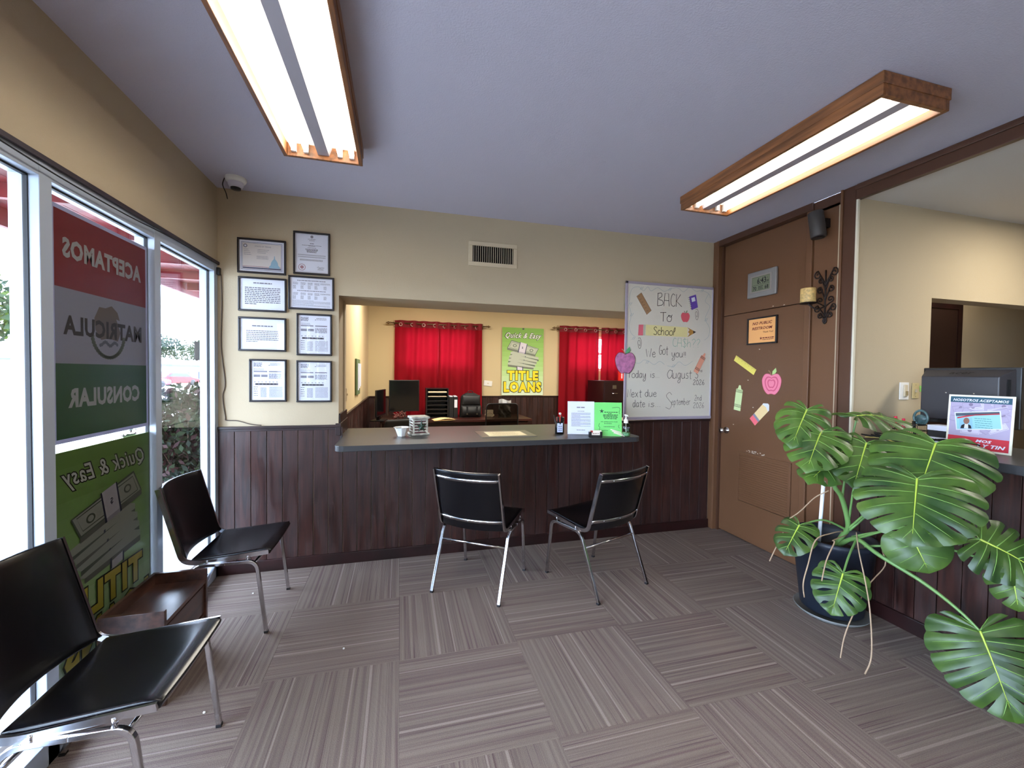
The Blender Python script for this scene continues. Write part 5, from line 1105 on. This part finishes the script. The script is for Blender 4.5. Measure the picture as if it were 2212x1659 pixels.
# mesh office chair with a tissue bag on its back
oc = empty('office_chair', (1.275, 5.20, 0), label='black mesh office chair with its back to the service counter', cat='office chair')
MB().grid(lambda u, v: ((-0.205+0.41*u)*(1+0.06*(1-v)), -0.02*math.cos(PI*(u-.5))-0.02*v, 0.50+0.54*v), 12, 12).ob('backrest', clear('grey_mesh', (124, 120, 116), 1.2), oc)
MB().tube(arc_pts([(-0.22, 0, 0.5), (-0.205, -0.02, 1.045), (0.205, -0.02, 1.045), (0.22, 0, 0.5), (-0.22, 0, 0.5)], 5, 0.05), 0.009, 8).ob('back_frame', M_black, oc)
MB().box(-0.24, 0.24, 0.02, 0.46, 0.42, 0.49).ob('seat', M_blackm, oc, bevel=0.03, seg=3); MB().tube([(0, 0.22, 0.08), (0, 0.22, 0.42)], 0.03, 12).ob('column', M_black, oc)
for k in range(5): a = k*2*PI/5; l_ = MB().tube([(0, 0.22, 0.11), (0.28*math.cos(a), 0.22+0.28*math.sin(a), 0.07)], [0.025, 0.015], 8).ob('base_leg', M_black, oc); MB().lathe([(0, -0.02), (0.028, -0.02), (0.028, 0.02), (0, 0.02)], 12, (0.28*math.cos(a), 0.22+0.28*math.sin(a), 0.028), axis='x').ob('caster', M_rubber, l_)
tbg = empty('tissue_bag', (1.335, 5.30, 0.855), label='clear plastic bag of white tissue hanging behind the mesh office chair back', cat='bag')
MB().grid(lambda u, v: (-0.085+0.17*u+0.006*math.sin(v*9), 0.02*math.sin(u*9+v*7), 0.19*v), 12, 12).ob('bag', mat('smoky_plastic', (150, 146, 140), 0.2, vary=0.4, vscale=20), tbg)
MB().grid(lambda u, v: (-0.08+0.17*u, 0.015*math.sin(u*7), 0.18+0.055*v+0.012*math.sin(u*6)*v), 12, 4).ob('tissue', M_white, tbg)
tag(MB().tube(spline([(1.27, 6.25, 0.80), (1.34, 6.3, 0.83), (1.42, 6.3, 0.79), (1.36, 6.2, 0.77)], 5), 0.006, 6).box(1.30, 1.42, 6.36, 6.42, 0.76, 0.86).ob('desk_phone', M_vent), 'beige phone and cord beside the backpack on the staff desk', 'phone')
# left end clutter: chair back with hanging headset
oc2 = empty('office_chair', (0.0, 5.1, 0), 0.3, label='black office chair at the far left behind the service counter', cat='office chair')
MB().grid(lambda u, v: ((-0.22+0.44*u)*(1-0.25*v*v), -0.03*v, 0.46+0.42*v), 10, 10).ob('backrest', M_blackm, oc2, solid=0.05, bevel=0.02)
MB().box(-0.24, 0.24, 0.04, 0.48, 0.40, 0.48).ob('seat', M_blackm, oc2, bevel=0.03, seg=3); MB().tube([(0, 0.24, 0.05), (0, 0.24, 0.40)], 0.03, 12).ob('column', M_black, oc2); MB().tube([(-0.28, 0.24, 0.05), (0.28, 0.24, 0.05)], 0.02, 8).tube([(0, -0.04, 0.05), (0, 0.52, 0.05)], 0.02, 8).ob('base', M_black, oc2)
cb_ = MB(); R_ = random.Random(4)
for k in range(5): cb_.tube(spline([(0.0+R_.uniform(-.1, .1), 5.95+R_.uniform(-.05, .05), 0.78+R_.uniform(0, .12)) for _ in range(6)], 5), 0.005, 6)
tag(cb_.ob('cable_bundle', mat('red_brown_cable', (110, 60, 56), 0.5)), 'tangle of cables on the left end of the staff desk', 'cables')
# filing cabinets with a red binder
def cabinet(loc, label):
    f = empty('filing_cabinet', loc, label=label, cat='filing cabinet', group='dark filing cabinets beside the whiteboard'); MB().box(-0.19, 0.19, 0, 0.6, 0, 1.335).ob('body', mat('dark_maroon_steel', (34, 14, 16), 0.35), f, bevel=0.004)
    for k in range(4):
        z = 0.03+k*0.325; d_ = MB().box(-0.178, 0.178, -0.016, 0, z, z+0.31).ob('drawer', mat('dark_maroon_steel', (34, 14, 16), 0.35), f, bevel=0.003)
        MB().box(-0.035, 0.035, -0.019, -0.016, z+0.20, z+0.26).box(-0.022, 0.022, -0.0195, -0.0185, z+0.208, z+0.252).ob('label_holder', M_chrome, d_); MB().tube([(-0.05, -0.018, z+0.13), (-0.045, -0.04, z+0.125), (0.045, -0.04, z+0.125), (0.05, -0.018, z+0.13)], 0.006, 6).ob('handle', M_chrome, d_)
cabinet((3.42, 6.20, 0), 'dark maroon filing cabinet just left of the whiteboard edge'); cabinet((3.82, 6.20, 0), 'dark maroon filing cabinet mostly hidden behind the whiteboard')
rb = empty('red_binder', (3.66, 6.35, 1.335), label='bright red binder standing on the filing cabinets beside the whiteboard', cat='binder')
MB().box(-0.07, 0.09, -0.02, 0.03, 0, 0.34).ob('cover', mat('orange_red_plastic', (220, 44, 34), 0.4), rb, bevel=0.003); MB().box(-0.035, -0.015, -0.022, -0.02, 0.04, 0.16).ob('label', M_paper, rb)

# ------------------------------------------------------------------ desk-area counter on the right
wc = tag(MB().box(2.812, 2.90, YF+0.4, YW-0.012, 0, 0.995).ob('wall_counter', M_woodd), kind=S)
planks(wc, YF+0.45, YW-0.012, lambda b, p, q, z0, z1, d: b.box(2.812-d, 2.812, p, q, z0, z1), 0.0, 0.995, width=0.1)
tag(MB().box(2.786, 2.812, YF+0.4, YW-0.012, 0, 0.085).ob('baseboard_right', M_woodd, bevel=0.003), kind=S)
tag(MB().box(2.748, 3.45, YF+0.4, YW-0.004, 0.995, 1.040).ob('desk_counter', M_counter, bevel=0.004), 'charcoal laminate counter top behind the potted plant', 'counter')
# sign on the counter
sn_ = empty('counter_sign', (3.052, 1.530, 1.040), label='square white framed sign with a banknote background behind the plant leaves', cat='sign')
s = Sheet((0, 0.135, 0.002), (0, -1, 0), (0.06, 0, 1)); W_, H_ = 0.27, 0.305
vs = [s.P(x, y, hh) for x in (0, W_) for y in (0, H_) for hh in (-0.004, 0)]
MB().add(vs, [(0, 1, 3, 2), (4, 6, 7, 5), (0, 4, 5, 1), (2, 3, 7, 6), (0, 2, 6, 4), (1, 5, 7, 3)]).ob('board', mat('ivory_card', (238, 236, 214), 0.5), sn_)
MB().prism([(0.002, 0), (0.08, 0), (0.02, 0.18)], -0.03, 0.03, Matrix(((1, 0, 0, 0.0), (0, 0, 1, 0), (0, 1, 0, 0), (0, 0, 0, 1)))).ob('easel_back', M_card, sn_)
e = 0.010; M_teal = mat('teal_ink', (38, 84, 104), 0.6); M_rd = mat('sign_red', (200, 44, 60), 0.6); M_lil = mat('lilac_note', (176, 164, 190), 0.7); M_lil2 = mat('pale_lilac_note', (206, 198, 214), 0.7); M_lil3 = mat('dark_lilac_ink', (128, 116, 142), 0.7)
s.rect(e, e, W_-e, H_-e, M_lil); s.layer(0.0003); R_ = random.Random(2)
for k in range(26):
    cx, cy, a = R_.uniform(.04, .23), R_.uniform(.085, .26), R_.uniform(-.6, .6); c_, s_ = math.cos(a), math.sin(a); q = lambda x, y: (min(W_-e, max(e, cx+x*c_-y*s_)), min(H_-.03, max(.07, cy+x*s_+y*c_)))
    s.h += 0.00003; s.poly([q(-.04, -.018), q(.04, -.018), q(.04, .018), q(-.04, .018)], (M_lil2, M_lil)[k % 2]); s.h += 0.00003; s.line([q(-.036, -.014), q(.036, -.014), q(.036, .014), q(-.036, .014)], .0012, M_lil3, True); s.h += 0.00002; p0 = q(0, 0); s.ell(p0[0], p0[1], .009, .009, M_lil3, 10)
s.layer(0.0004); s.rect(e, H_-.042, W_-e, H_-e, M_teal); s.rect(e, e, W_-e, .075, M_rd); s.layer()
s.text('NOSOTROS ACEPTAMOS', W_/2, H_-.035, .014, M_paper, W_*.84, 0.03, 0.25)
s.text('MOS', W_*.60, .050, .014, M_paper, W_*.24, 0.04, 0.3); s.text('S Y TIN', W_*.70, .024, .018, M_paper, W_*.44, 0.04, 0.3)
ang = 0.13; c_, s_ = math.cos(ang), math.sin(ang); q = lambda x, y: (.142+x*c_-y*s_, .168+x*s_+y*c_)
s.poly([q(-.105, -.05), q(.085, -.05), q(.085, .05), q(-.105, .05)], M_paper); s.layer(0.0003)
s.poly([q(-.10, -.045), q(.08, -.045), q(.08, .045), q(-.10, .045)], mat('card_cyan', (150, 204, 208), 0.6)); s.layer(0.0003)
s.poly([q(-.10, .028), q(.08, .034), q(.08, .045), q(-.10, .045)], mat('card_slate', (72, 84, 98), 0.6)); s.poly([q(-.095, .022), q(-.02, .036), q(.08, .036), q(.08, .030), q(-.02, .028), q(-.095, .014)], M_rd)
s.poly([q(-.088, -.045), q(-.032, -.045), q(-.032, .018), q(-.088, .014)], mat('id_blue', (140, 190, 226), 0.6)); s.layer(0.0003)
for k in range(5): s.bars(*q(-.022, .012-.012*k), .07, .0035, mat('teal_small_ink', (96, 150, 150), 0.7), seed=k)
cx_, cy_ = q(-.060, -.030); s.poly([(cx_-.024, cy_-.014), (cx_+.024, cy_-.010), (cx_+.020, cy_+.006), (cx_+.006, cy_+.014), (cx_-.006, cy_+.014), (cx_-.020, cy_+.004)], M_inkd); s.layer(0.0002); s.poly([(cx_-.008, cy_-.012), (cx_+.010, cy_-.012), (cx_+.008, cy_+.014), (cx_-.006, cy_+.014)], M_paper)
s.layer(0.0002); s.ell(cx_, cy_+.030, .013, .018, mat('id_skin', (142, 100, 84), 0.7), 16)
s.done('print', sn_)
# monitor seen from behind
mn = empty('monitor', (3.32, 1.713, 1.040), label='black computer monitor seen from behind on the right-hand counter', cat='monitor')
w = 0.225; z0, z1 = 0.115, 0.465
MB().box(0.0, 0.03, -w, w, z0, z1).ob('bezel', M_black, mn, bevel=0.005)
bk_ = [(-w+.022, z0+.02), (w-.012, z0+.02), (w-.012, z1-.012), (-w+.022, z1-.012)]; in_ = [(-w+.065, z0+.03), (w-.022, z0+.03), (w-.022, z1-.055), (-w+.065, z1-.055)]
vs = [(0.0, y, z) for y, z in bk_] + [(-0.055, y, z) for y, z in in_]
MB().add(vs, [(4, 5, 6, 7), (0, 1, 5, 4), (1, 2, 6, 5), (2, 3, 7, 6), (3, 0, 4, 7)]).ob('rear_cover', mat('charcoal_plastic', (50, 48, 52), 0.32), mn, bevel=0.004)
for k in range(9): MB().box(-0.030-0.0, -0.026, -w+.030+.0035*k, -w+.0315+.0035*k, z0+.04, z1-.07).ob('vent_slot', M_blackm, mn)
for y in (-0.055, 0.075): MB().lathe([(0, -0.003), (0.004, -0.002), (0.005, 0)], 10, (-0.0555, y, z0+.195), axis='x').ob('screw', M_chrome, mn)
vs0 = Vector((0.0, w-.012, z1-.012)); vs1 = Vector((-0.055, w-.022, z1-.055)); s = Sheet((-0.0285, 0.09, z1-.0352), UY, (vs0-vs1)-Vector((0, (vs0-vs1).y, 0))); s.h = 0.005
s.text('acer', 0.075, -0.012, 0.026, mat('logo_black', (6, 6, 8), 0.6), 0.115, 0.015, 0.25); s.done('maker_lettering', mn)
MB().box(0.0, 0.03, -0.03, 0.03, 0.01, z0+.1).box(-0.04, 0.0, -0.04, 0.04, 0.01, z0+.06).ob('stand_neck', M_black, mn); MB().lathe([(0, 0), (0.12, 0), (0.118, 0.012), (0.03, 0.02), (0, 0.02)], 28).ob('stand_base', M_black, mn)
# switches on the beige wall
def plate(x0, x1, z0_, z1_, m, label, dim):
    o = empty('light_switch', ((x0+x1)/2, YW, (z0_+z1_)/2), label=label, cat='light switch'); w_, h_ = (x1-x0)/2, (z1_-z0_)/2
    MB().box(-w_, w_, -0.006, -0.001, -h_, h_).ob('plate', m, o, bevel=0.002)
    if dim: MB().box(-0.012, 0.018, -0.016, -0.006, -0.038, 0.042).ob('dimmer', M_vent, o, bevel=0.003); MB().box(-0.002, 0.012, -0.022, -0.016, -0.03, 0.0).ob('slider', mat('tan_plastic', (150, 130, 90), 0.5), o)
    else: MB().box(-0.006, 0.006, -0.018, -0.006, -0.010, 0.012).ob('toggle', M_vent, o); [MB().lathe([(0, -0.0075), (0.003, -0.006)], 8, (0, 0, z), axis='y').ob('screw', M_brass, o) for z in (-0.04, 0.04)]
plate(3.282, 3.368, 1.290, 1.408, M_white, 'white dimmer switch on the beige wall left of the monitor', True); plate(3.401, 3.466, 1.298, 1.404, mat('almond_plastic', (198, 180, 132), 0.5), 'almond toggle switch on the beige wall beside the dimmer', False)
tag(MB().box(3.480, 3.52, YW-0.002, YW-0.0005, 1.345, 1.365).box(3.478, 3.52, YW-0.002, YW-0.0005, 1.367, 1.385).ob('sticky_note', mat('neon_green_paper', (150, 226, 110), 0.7)), 'small neon green sticky note beside the almond switch', 'note')
# mesh organiser, highlighters, tape, papers, cables
og = empty('desk_organizer', (3.10, 1.86, 1.040), label='black mesh desk organizer with pens left of the monitor', cat='desk organizer')
for z in (0.0, 0.035, 0.07, 0.105): MB().tube([(-0.05, -0.06, z+.003), (0.05, -0.06, z+.003), (0.05, 0.09, z+.003), (-0.05, 0.09, z+.003), (-0.05, -0.06, z+.003)], 0.0025, 5).ob('rim', M_black, og)
mb_ = MB()
for k in range(16): mb_.box(-0.051, -0.050, -0.06+k*0.01, -0.0585+k*0.01, 0, 0.105)
for k in range(10): mb_.box(-0.05+k*0.011, -0.0485+k*0.011, -0.061, -0.060, 0, 0.105)
mb_.ob('mesh_side', M_black, og, kind='stuff')
for k, (y, ly, m, h) in enumerate(((0.06, 0.03, mat('hot_pink_plastic', (240, 60, 96), 0.4), .15), (0.045, 0.0, mat('hot_pink_plastic', (240, 60, 96), 0.4), .14), (-0.02, 0.01, M_black, .13))): MB().tube([(0, y, 0.01), (0.0, y+ly, h)], 0.0085, 8).ob('highlighter', m, og)
tp = empty('tape_roll', (3.16, 1.85, 1.145), label='pale blue glass-like ring ornament standing in the organizer', cat='ornament'); MB().tube([(0.0, 0.036*math.cos(a), 0.045+0.045*math.sin(a)) for a in [2*PI*j/20 for j in range(21)]], 0.007, 8, caps=False).lathe([(0, -0.002), (0.03, -0.002), (0.03, 0.002), (0, 0.002)], 16, (0, 0, 0.035), axis='x').ob('ring', mat('pale_teal_plastic', (84, 116, 118), 0.3, vary=0.3, vscale=40), tp)
pp = empty('paper_pad', (3.12, 1.70, 1.040), label='white note pads stacked beneath the monitor on the right counter', cat='note pad')
MB().box(-0.06, 0.05, -0.06, 0.07, 0, 0.05).ob('pad', M_paper, pp); MB().box(-0.05, 0.04, -0.04, 0.06, 0.05, 0.09).ob('pad', M_black, pp); MB().box(-0.055, 0.04, -0.05, 0.06, 0.09, 0.12).ob('pad', M_paper, pp)
cb_ = MB(); R_ = random.Random(9)
for k in range(6): cb_.tube(spline([(2.93+R_.uniform(-.07, .10), 2.0-0.085*j+R_.uniform(-.03, .03), 1.050+R_.uniform(0, .045)) for j in range(7)], 5), 0.0045, 6)
tag(cb_.ob('cable_bundle', M_blackm), 'tangle of black cables on the counter behind the plant', 'cables')
tag(MB().tube(spline([(2.90, 1.99, 1.055), (2.92, 1.90, 1.060), (2.90, 1.82, 1.050), (2.93, 1.72, 1.056), (2.92, 1.60, 1.05)], 5), 0.0035, 6).ob('yellow_cable', mat('pale_yellow_cable', (226, 206, 120), 0.5)), 'pale yellow cable among the black cables on the right counter', 'cable')
bx = empty('desk_phone', (3.14, 1.24, 1.040), label='black desk phone with handset at the right edge of the counter', cat='phone')
MB().prism([(-0.09, 0), (0.09, 0), (0.09, 0.07), (-0.09, 0.03)], -0.10, 0.10, Matrix(((1, 0, 0, 0), (0, 0, 1, 0), (0, 1, 0, 0), (0, 0, 0, 1)))).ob('base', M_black, bx, bevel=0.006); MB().tube(arc_pts([(-0.08, 0.07, 0.05), (-0.07, 0.07, 0.085), (0.07, 0.07, 0.115), (0.08, 0.07, 0.08)], 5, 0.03), 0.018, 10).ob('handset', M_black, bx)
MB().box(-0.05, -0.01, -0.08, 0.03, 0.058, 0.068).ob('display', M_vent, bx)

# ------------------------------------------------------------------ potted monstera
pt = empty('potted_monstera', (2.555, 1.915, 0), label='large split-leaf plant in a black pot beside the brown door', cat='potted plant')
O = Vector((2.555, 1.915, 0))
M_pot = mat('blue_black_pot', (26, 32, 44), 0.5)
MB().lathe([(0, 0.03), (0.145, 0.03), (0.158, 0.04), (0.205, 0.44), (0.214, 0.445), (0.216, 0.478), (0.206, 0.480), (0.198, 0.450), (0.185, 0.36), (0, 0.36)], 48).ob('pot', M_pot, pt)
MB().lathe([(0, 0.002), (0.165, 0.002), (0.192, 0.030), (0.188, 0.032), (0.160, 0.010), (0, 0.010)], 48).ob('saucer', mat('clear_grey_plastic', (116, 118, 116), 0.25, spec=0.6), pt)
MB().grid(lambda u, v: (0.186*v*math.cos(u*2*PI), 0.186*v*math.sin(u*2*PI), 0.375+0.01*math.sin(u*31)*v+0.012*(1-v)), 32, 8).ob('soil', mat('dark_soil', (44, 28, 26), 0.95, bump=0.8, bscale=60), pt)
L_ = lambda p: Vector(p)-O
MB().tube([L_((2.455, 1.925, 0.40)), L_((2.450, 1.902, 0.815))], 0.010, 12).ob('stake', mat('white_stake', (232, 234, 240), 0.4), pt)
def leafmat():
    m = mat('monstera_leaf', (52, 96, 42), 0.38, spec=0.5); nt = m.node_tree; b = nt.nodes['Principled BSDF']
    tc = nt.nodes.new('ShaderNodeTexCoord'); oi = nt.nodes.new('ShaderNodeObjectInfo'); n = nt.nodes.new('ShaderNodeTexNoise'); n.inputs['Scale'].default_value = 7; n.inputs['Detail'].default_value = 3
    nt.links.new(tc.outputs['Object'], n.inputs['Vector']); r = nt.nodes.new('ShaderNodeValToRGB'); nt.links.new(n.outputs[0], r.inputs[0])
    r.color_ramp.elements[0].position = 0.32; r.color_ramp.elements[1].position = 0.70; r.color_ramp.elements[0].color = lin((38, 68, 28)); r.color_ramp.elements[1].color = lin((84, 114, 42))
    hs_ = nt.nodes.new('ShaderNodeHueSaturation'); mr = nt.nodes.new('ShaderNodeMapRange'); mr.inputs[3].default_value = 0.75; mr.inputs[4].default_value = 1.2; nt.links.new(oi.outputs['Random'], mr.inputs[0]); nt.links.new(mr.outputs[0], hs_.inputs['Value']); nt.links.new(r.outputs[0], hs_.inputs['Color'])
    nt.links.new(hs_.outputs[0], b.inputs['Base Color'])
    t = nt.nodes.new('ShaderNodeBsdfTranslucent'); nt.links.new(hs_.outputs[0], t.inputs[0]); mx = nt.nodes.new('ShaderNodeMixShader'); mx.inputs[0].default_value = 0.14
    nt.links.new(b.outputs[0], mx.inputs[1]); nt.links.new(t.outputs[0], mx.inputs[2]); nt.links.new(mx.outputs[0], nt.nodes['Material Output'].inputs[0]); return m
M_leaf = leafmat(); M_vein = mat('pale_green_vein', (168, 190, 70), 0.45); M_rib = mat('light_green_rib', (112, 150, 70), 0.5); M_petiole = mat('petiole_green', (104, 142, 78), 0.45); M_root = mat('tan_aerial_root', (168, 142, 116), 0.8)
def leaf(B, T_, width, N, seed, lobes=5, slit=0.55, droop=0.22, fold=0.12, back=0.22, gap=0.10):
    gap = 0.055 if width > 0.38 else gap
    r = random.Random(seed); B = L_(B); T_ = L_(T_); Y = (T_-B); ln_ = Y.length; Y.normalize(); N = Vector(N); N = (N-Y*N.dot(Y)).normalized(); X = Y.cross(N); hw = width/2
    mx_ = [(0.03, -0.02), (0.34, -back), (0.78, -back*0.75), (1.0, 0.14), (0.98, 0.42), (0.80, 0.68), (0.48, 0.88), (0.0, 1.0)]
    marg = [(p.x, p.y) for p in spline(mx_, 10)]; nm = len(marg)-1
    def M_(a): t = a*nm; i = min(nm-1, int(t)); f = t-i; return (marg[i][0]*(1-f)+marg[i+1][0]*f, marg[i][1]*(1-f)+marg[i+1][1]*f)
    def mid(a): return max(0.0, (a-0.24)/0.76)**1.5*0.86
    def pos(sx, a, q, lift=0.0):
        m = M_(a); my = mid(a); x = sx*m[0]*q; y = my+(m[1]-my)*q**0.9
        z = -droop*x*x*0.9 - droop*0.9*(max(0, y)**2) + fold*abs(x)*(1-0.5*abs(x)) + 0.018*math.sin(seed+x*4+y*5)
        z += 0.05*q*math.cos((a-0.24)/0.76*lobes*2*PI+PI)*0.5*(1 if slit > 0 else 0.4) - 0.10*droop*q**5
        return B + X*(x*hw) + Y*(y*ln_) + N*(z*ln_*0.9 + lift)
    b = MB(); v = MB()
    for sx in (-1, 1):
        cuts = [0.0]; 
        for k in range(1, lobes+1): cuts.append(min(0.995, 0.20+(0.80*k/lobes)+r.uniform(-.02, .02)) if k < lobes else 1.0)
        cuts = [0.0]+[0.24+0.76*k/lobes+(r.uniform(-.02, .02) if 0 < k < lobes else 0) for k in range(0, lobes+1)]
        starts = [slit+r.uniform(-.14, .16) for _ in cuts]; holes = [r.random() < 0.35 for _ in cuts]
        def slot(q, s_, hole):
            if q <= s_: return 0
            t = (q-s_)/max(.05, 1-s_); return gap*1.1*math.sin(PI*min(1, t/0.8)) if hole else gap*(0.35+0.65*t**0.6)
        for k in range(len(cuts)-1):
            a0, a1 = cuts[k], cuts[k+1]; s0 = (1.1 if (k == 0 or slit <= 0) else starts[k]); s1 = (1.1 if (k == len(cuts)-2 or slit <= 0) else starts[k+1])
            if k == 0: s0 = 1.1
            h0, h1 = holes[k], holes[k+1]
            rows = [0.0, 0.2, 0.4, 0.5, 0.6, 0.72, 0.85, 0.95, 1.0]; nc = 6
            def f(u, w_):
                q = rows[int(round(u*8))]; g0 = slot(q, s0, h0); g1 = slot(q, s1, h1)
                aa = a0+(a1-a0)*(g0*1.2+(1-g0*1.2-g1*1.2)*w_); qq = q*(1-0.05*(abs(w_-.5)*2)**3*(1 if slit > 0 else 0)); return pos(sx, aa, qq)
            b.grid(f, 8, nc) if sx > 0 else b.grid(lambda u, w_: f(u, 1-w_), 8, nc)
            am = (a0+a1)/2
            if k > 0 or True:
                pts = [pos(sx, am, q, 0.0012) for q in (0.03, .25, .5, .72, .86)]; v.tube(pts, [0.0022, 0.0018, 0.0014, 0.0009, 0.0004], 5, 1)
    rib = [pos(1, a, 0.0, 0.0015) for a in (0.1, 0.3, 0.45, 0.6, 0.75, 0.9, 0.985)]; v.tube(rib, [0.0052, 0.0046, 0.0038, 0.003, 0.0022, 0.0014, 0.0007], 6, 0)
    o = b.ob('leaf', M_leaf, pt); v.ob('leaf_vein', [M_vein, M_rib], o); return o
CAMN = lambda B: (Vector((-B[0], -B[1], 1.43-B[2]))).normalized()
def nn(B, wc_, up_, extra=(0, 0, 0)): return CAMN(B)*wc_ + Vector((0, 0, up_)) + Vector(extra)
leaves = [
 ((2.314, 1.909, 1.247), (2.105, 1.815, 1.075), 0.27, (0.95, 0.3), 11, 5, .42),
 ((2.300, 1.806, 1.133), (2.075, 1.700, 0.975), 0.31, (0.9, 0.45), 12, 5, .42),
 ((2.566, 1.808, 1.210), (2.900, 1.760, 1.235), 0.30, (0.35, 0.9), 13, 5, .36),
 ((2.435, 1.664, 1.079), (2.225, 1.570, 0.910), 0.31, (0.95, 0.3), 14, 5, .42),
 ((2.535, 1.420, 1.116), (2.290, 1.345, 0.900), 0.46, (0.95, 0.3), 15, 5, .40),
 ((2.341, 1.376, 0.967), (2.130, 1.262, 0.740), 0.45, (0.98, 0.12), 16, 6, .42),
 ((2.474, 1.466, 0.644), (2.466, 1.382, 0.500), 0.27, (0.9, 0.3), 17, 4, 0),
 ((2.425, 1.192, 0.744), (2.520, 1.020, 0.660), 0.28, (0.8, 0.6), 18, 6, .45),
 ((2.521, 1.227, 0.306), (2.440, 1.060, 0.030), 0.40, (0.9, 0.45), 19, 6, .42),
 ((2.266, 1.640, 0.399), (2.130, 1.595, 0.235), 0.25, (0.8, 0.4), 20, 5, .36),
 ((2.280, 1.905, 0.561), (2.135, 1.885, 0.425), 0.22, (0.4, 1.0), 21, 4, .3),
 ((2.443, 1.795, 1.001), (2.140, 1.747, 0.905), 0.30, (0.4, 0.9), 22, 5, .34),
 ((2.613, 1.179, 0.600), (2.570, 1.130, 0.440), 0.18, (0.7, 0.3), 23, 4, .45)]
for (B, T_, w, nw, sd_, lb, sl) in leaves: leaf(B, T_, w, nn(B, *nw), sd_, lb, sl)
st = [(2.52, 1.90, 0.37), (2.525, 1.84, 0.50), (2.515, 1.80, 0.58), (2.46, 1.80, 0.74), (2.40, 1.80, 0.815), (2.38, 1.80, 0.90)]
MB().tube([L_(p) for p in spline(st, 6)], [0.016-0.006*k/30 for k in range(31)], 10).ob('stem', M_petiole, pt)
MB().tube([L_(p) for p in spline([(2.53, 1.86, 0.44), (2.495, 1.74, 0.525), (2.455, 1.60, 0.50), (2.500, 1.43, 0.43), (2.510, 1.30, 0.365), (2.521, 1.227, 0.306)], 6)], [0.014-0.009*k/30 for k in range(31)], 10).ob('stem', M_petiole, pt)
for i, (a, via, bs) in enumerate((((2.40, 1.80, .815), (2.34, 1.86, 1.05), 0), ((2.40, 1.80, .83), (2.33, 1.82, 0.98), 1), ((2.46, 1.80, .74), (2.53, 1.82, 1.0), 2), ((2.515, 1.80, .58), (2.47, 1.74, .85), 3), ((2.50, 1.78, .56), (2.58, 1.58, .88), 4), ((2.515, 1.80, .56), (2.44, 1.58, .80), 5), ((2.52, 1.78, .52), (2.50, 1.60, .62), 6), ((2.51, 1.74, .53), (2.46, 1.46, .70), 7), ((2.50, 1.74, .53), (2.36, 1.68, .47), 9), ((2.52, 1.82, .55), (2.40, 1.86, .60), 10), ((2.40, 1.80, .83), (2.42, 1.80, .93), 11), ((2.50, 1.70, .50), (2.58, 1.42, .60), 12))):
    e_ = leaves[bs][0]; MB().tube([L_(p) for p in spline([a, via, e_], 8)], [0.0065-0.002*k/16 for k in range(17)], 8).ob('petiole', M_petiole, pt)
for pts in [[(2.41, 1.839, .778), (2.361, 1.882, .728), (2.324, 1.942, .629), (2.283, 1.972, .58)], [(2.42, 1.76, .57), (2.304, 1.738, .575), (2.184, 1.729, .552), (2.106, 1.705, .436), (2.064, 1.694, .347), (2.069, 1.69, .274)],
            [(2.44, 1.75, .55), (2.296, 1.719, .545), (2.28, 1.701, .54), (2.201, 1.68, .462), (2.158, 1.669, .36)], [(2.44, 1.702, .582), (2.346, 1.622, .522), (2.274, 1.535, .4), (2.243, 1.488, .266), (2.197, 1.447, .1), (2.167, 1.453, .012)],
            [(2.576, 1.662, .482), (2.537, 1.62, .423), (2.387, 1.606, .327), (2.205, 1.57, .15), (2.158, 1.561, .02)], [(2.228, 1.964, .503), (2.183, 1.974, .405), (2.149, 1.981, .329)]]:
    MB().tube([L_(p) for p in spline(pts, 5)], 0.0032, 6).ob('aerial_root', M_root, pt)

# crumbs on the carpet
for x, y, lb in ((-0.18, 1.38, 'tiny white crumb nearest the front edge, on a tile with lengthwise stripes'), (-0.27, 2.27, 'tiny white crumb out on the carpet left of the counter chairs'), (-0.78, 1.98, 'tiny white crumb on the carpet beside the side table drawers'), (-0.90, 2.98, 'tiny white crumb on the carpet under the corner chair')):
    tag(MB().lathe([(0, 0), (0.006, 0.001), (0.005, 0.005), (0, 0.007)], 7, (x, y, 0.0)).ob('paper_crumb', M_white), lb, 'crumb', 'white crumbs on the carpet')
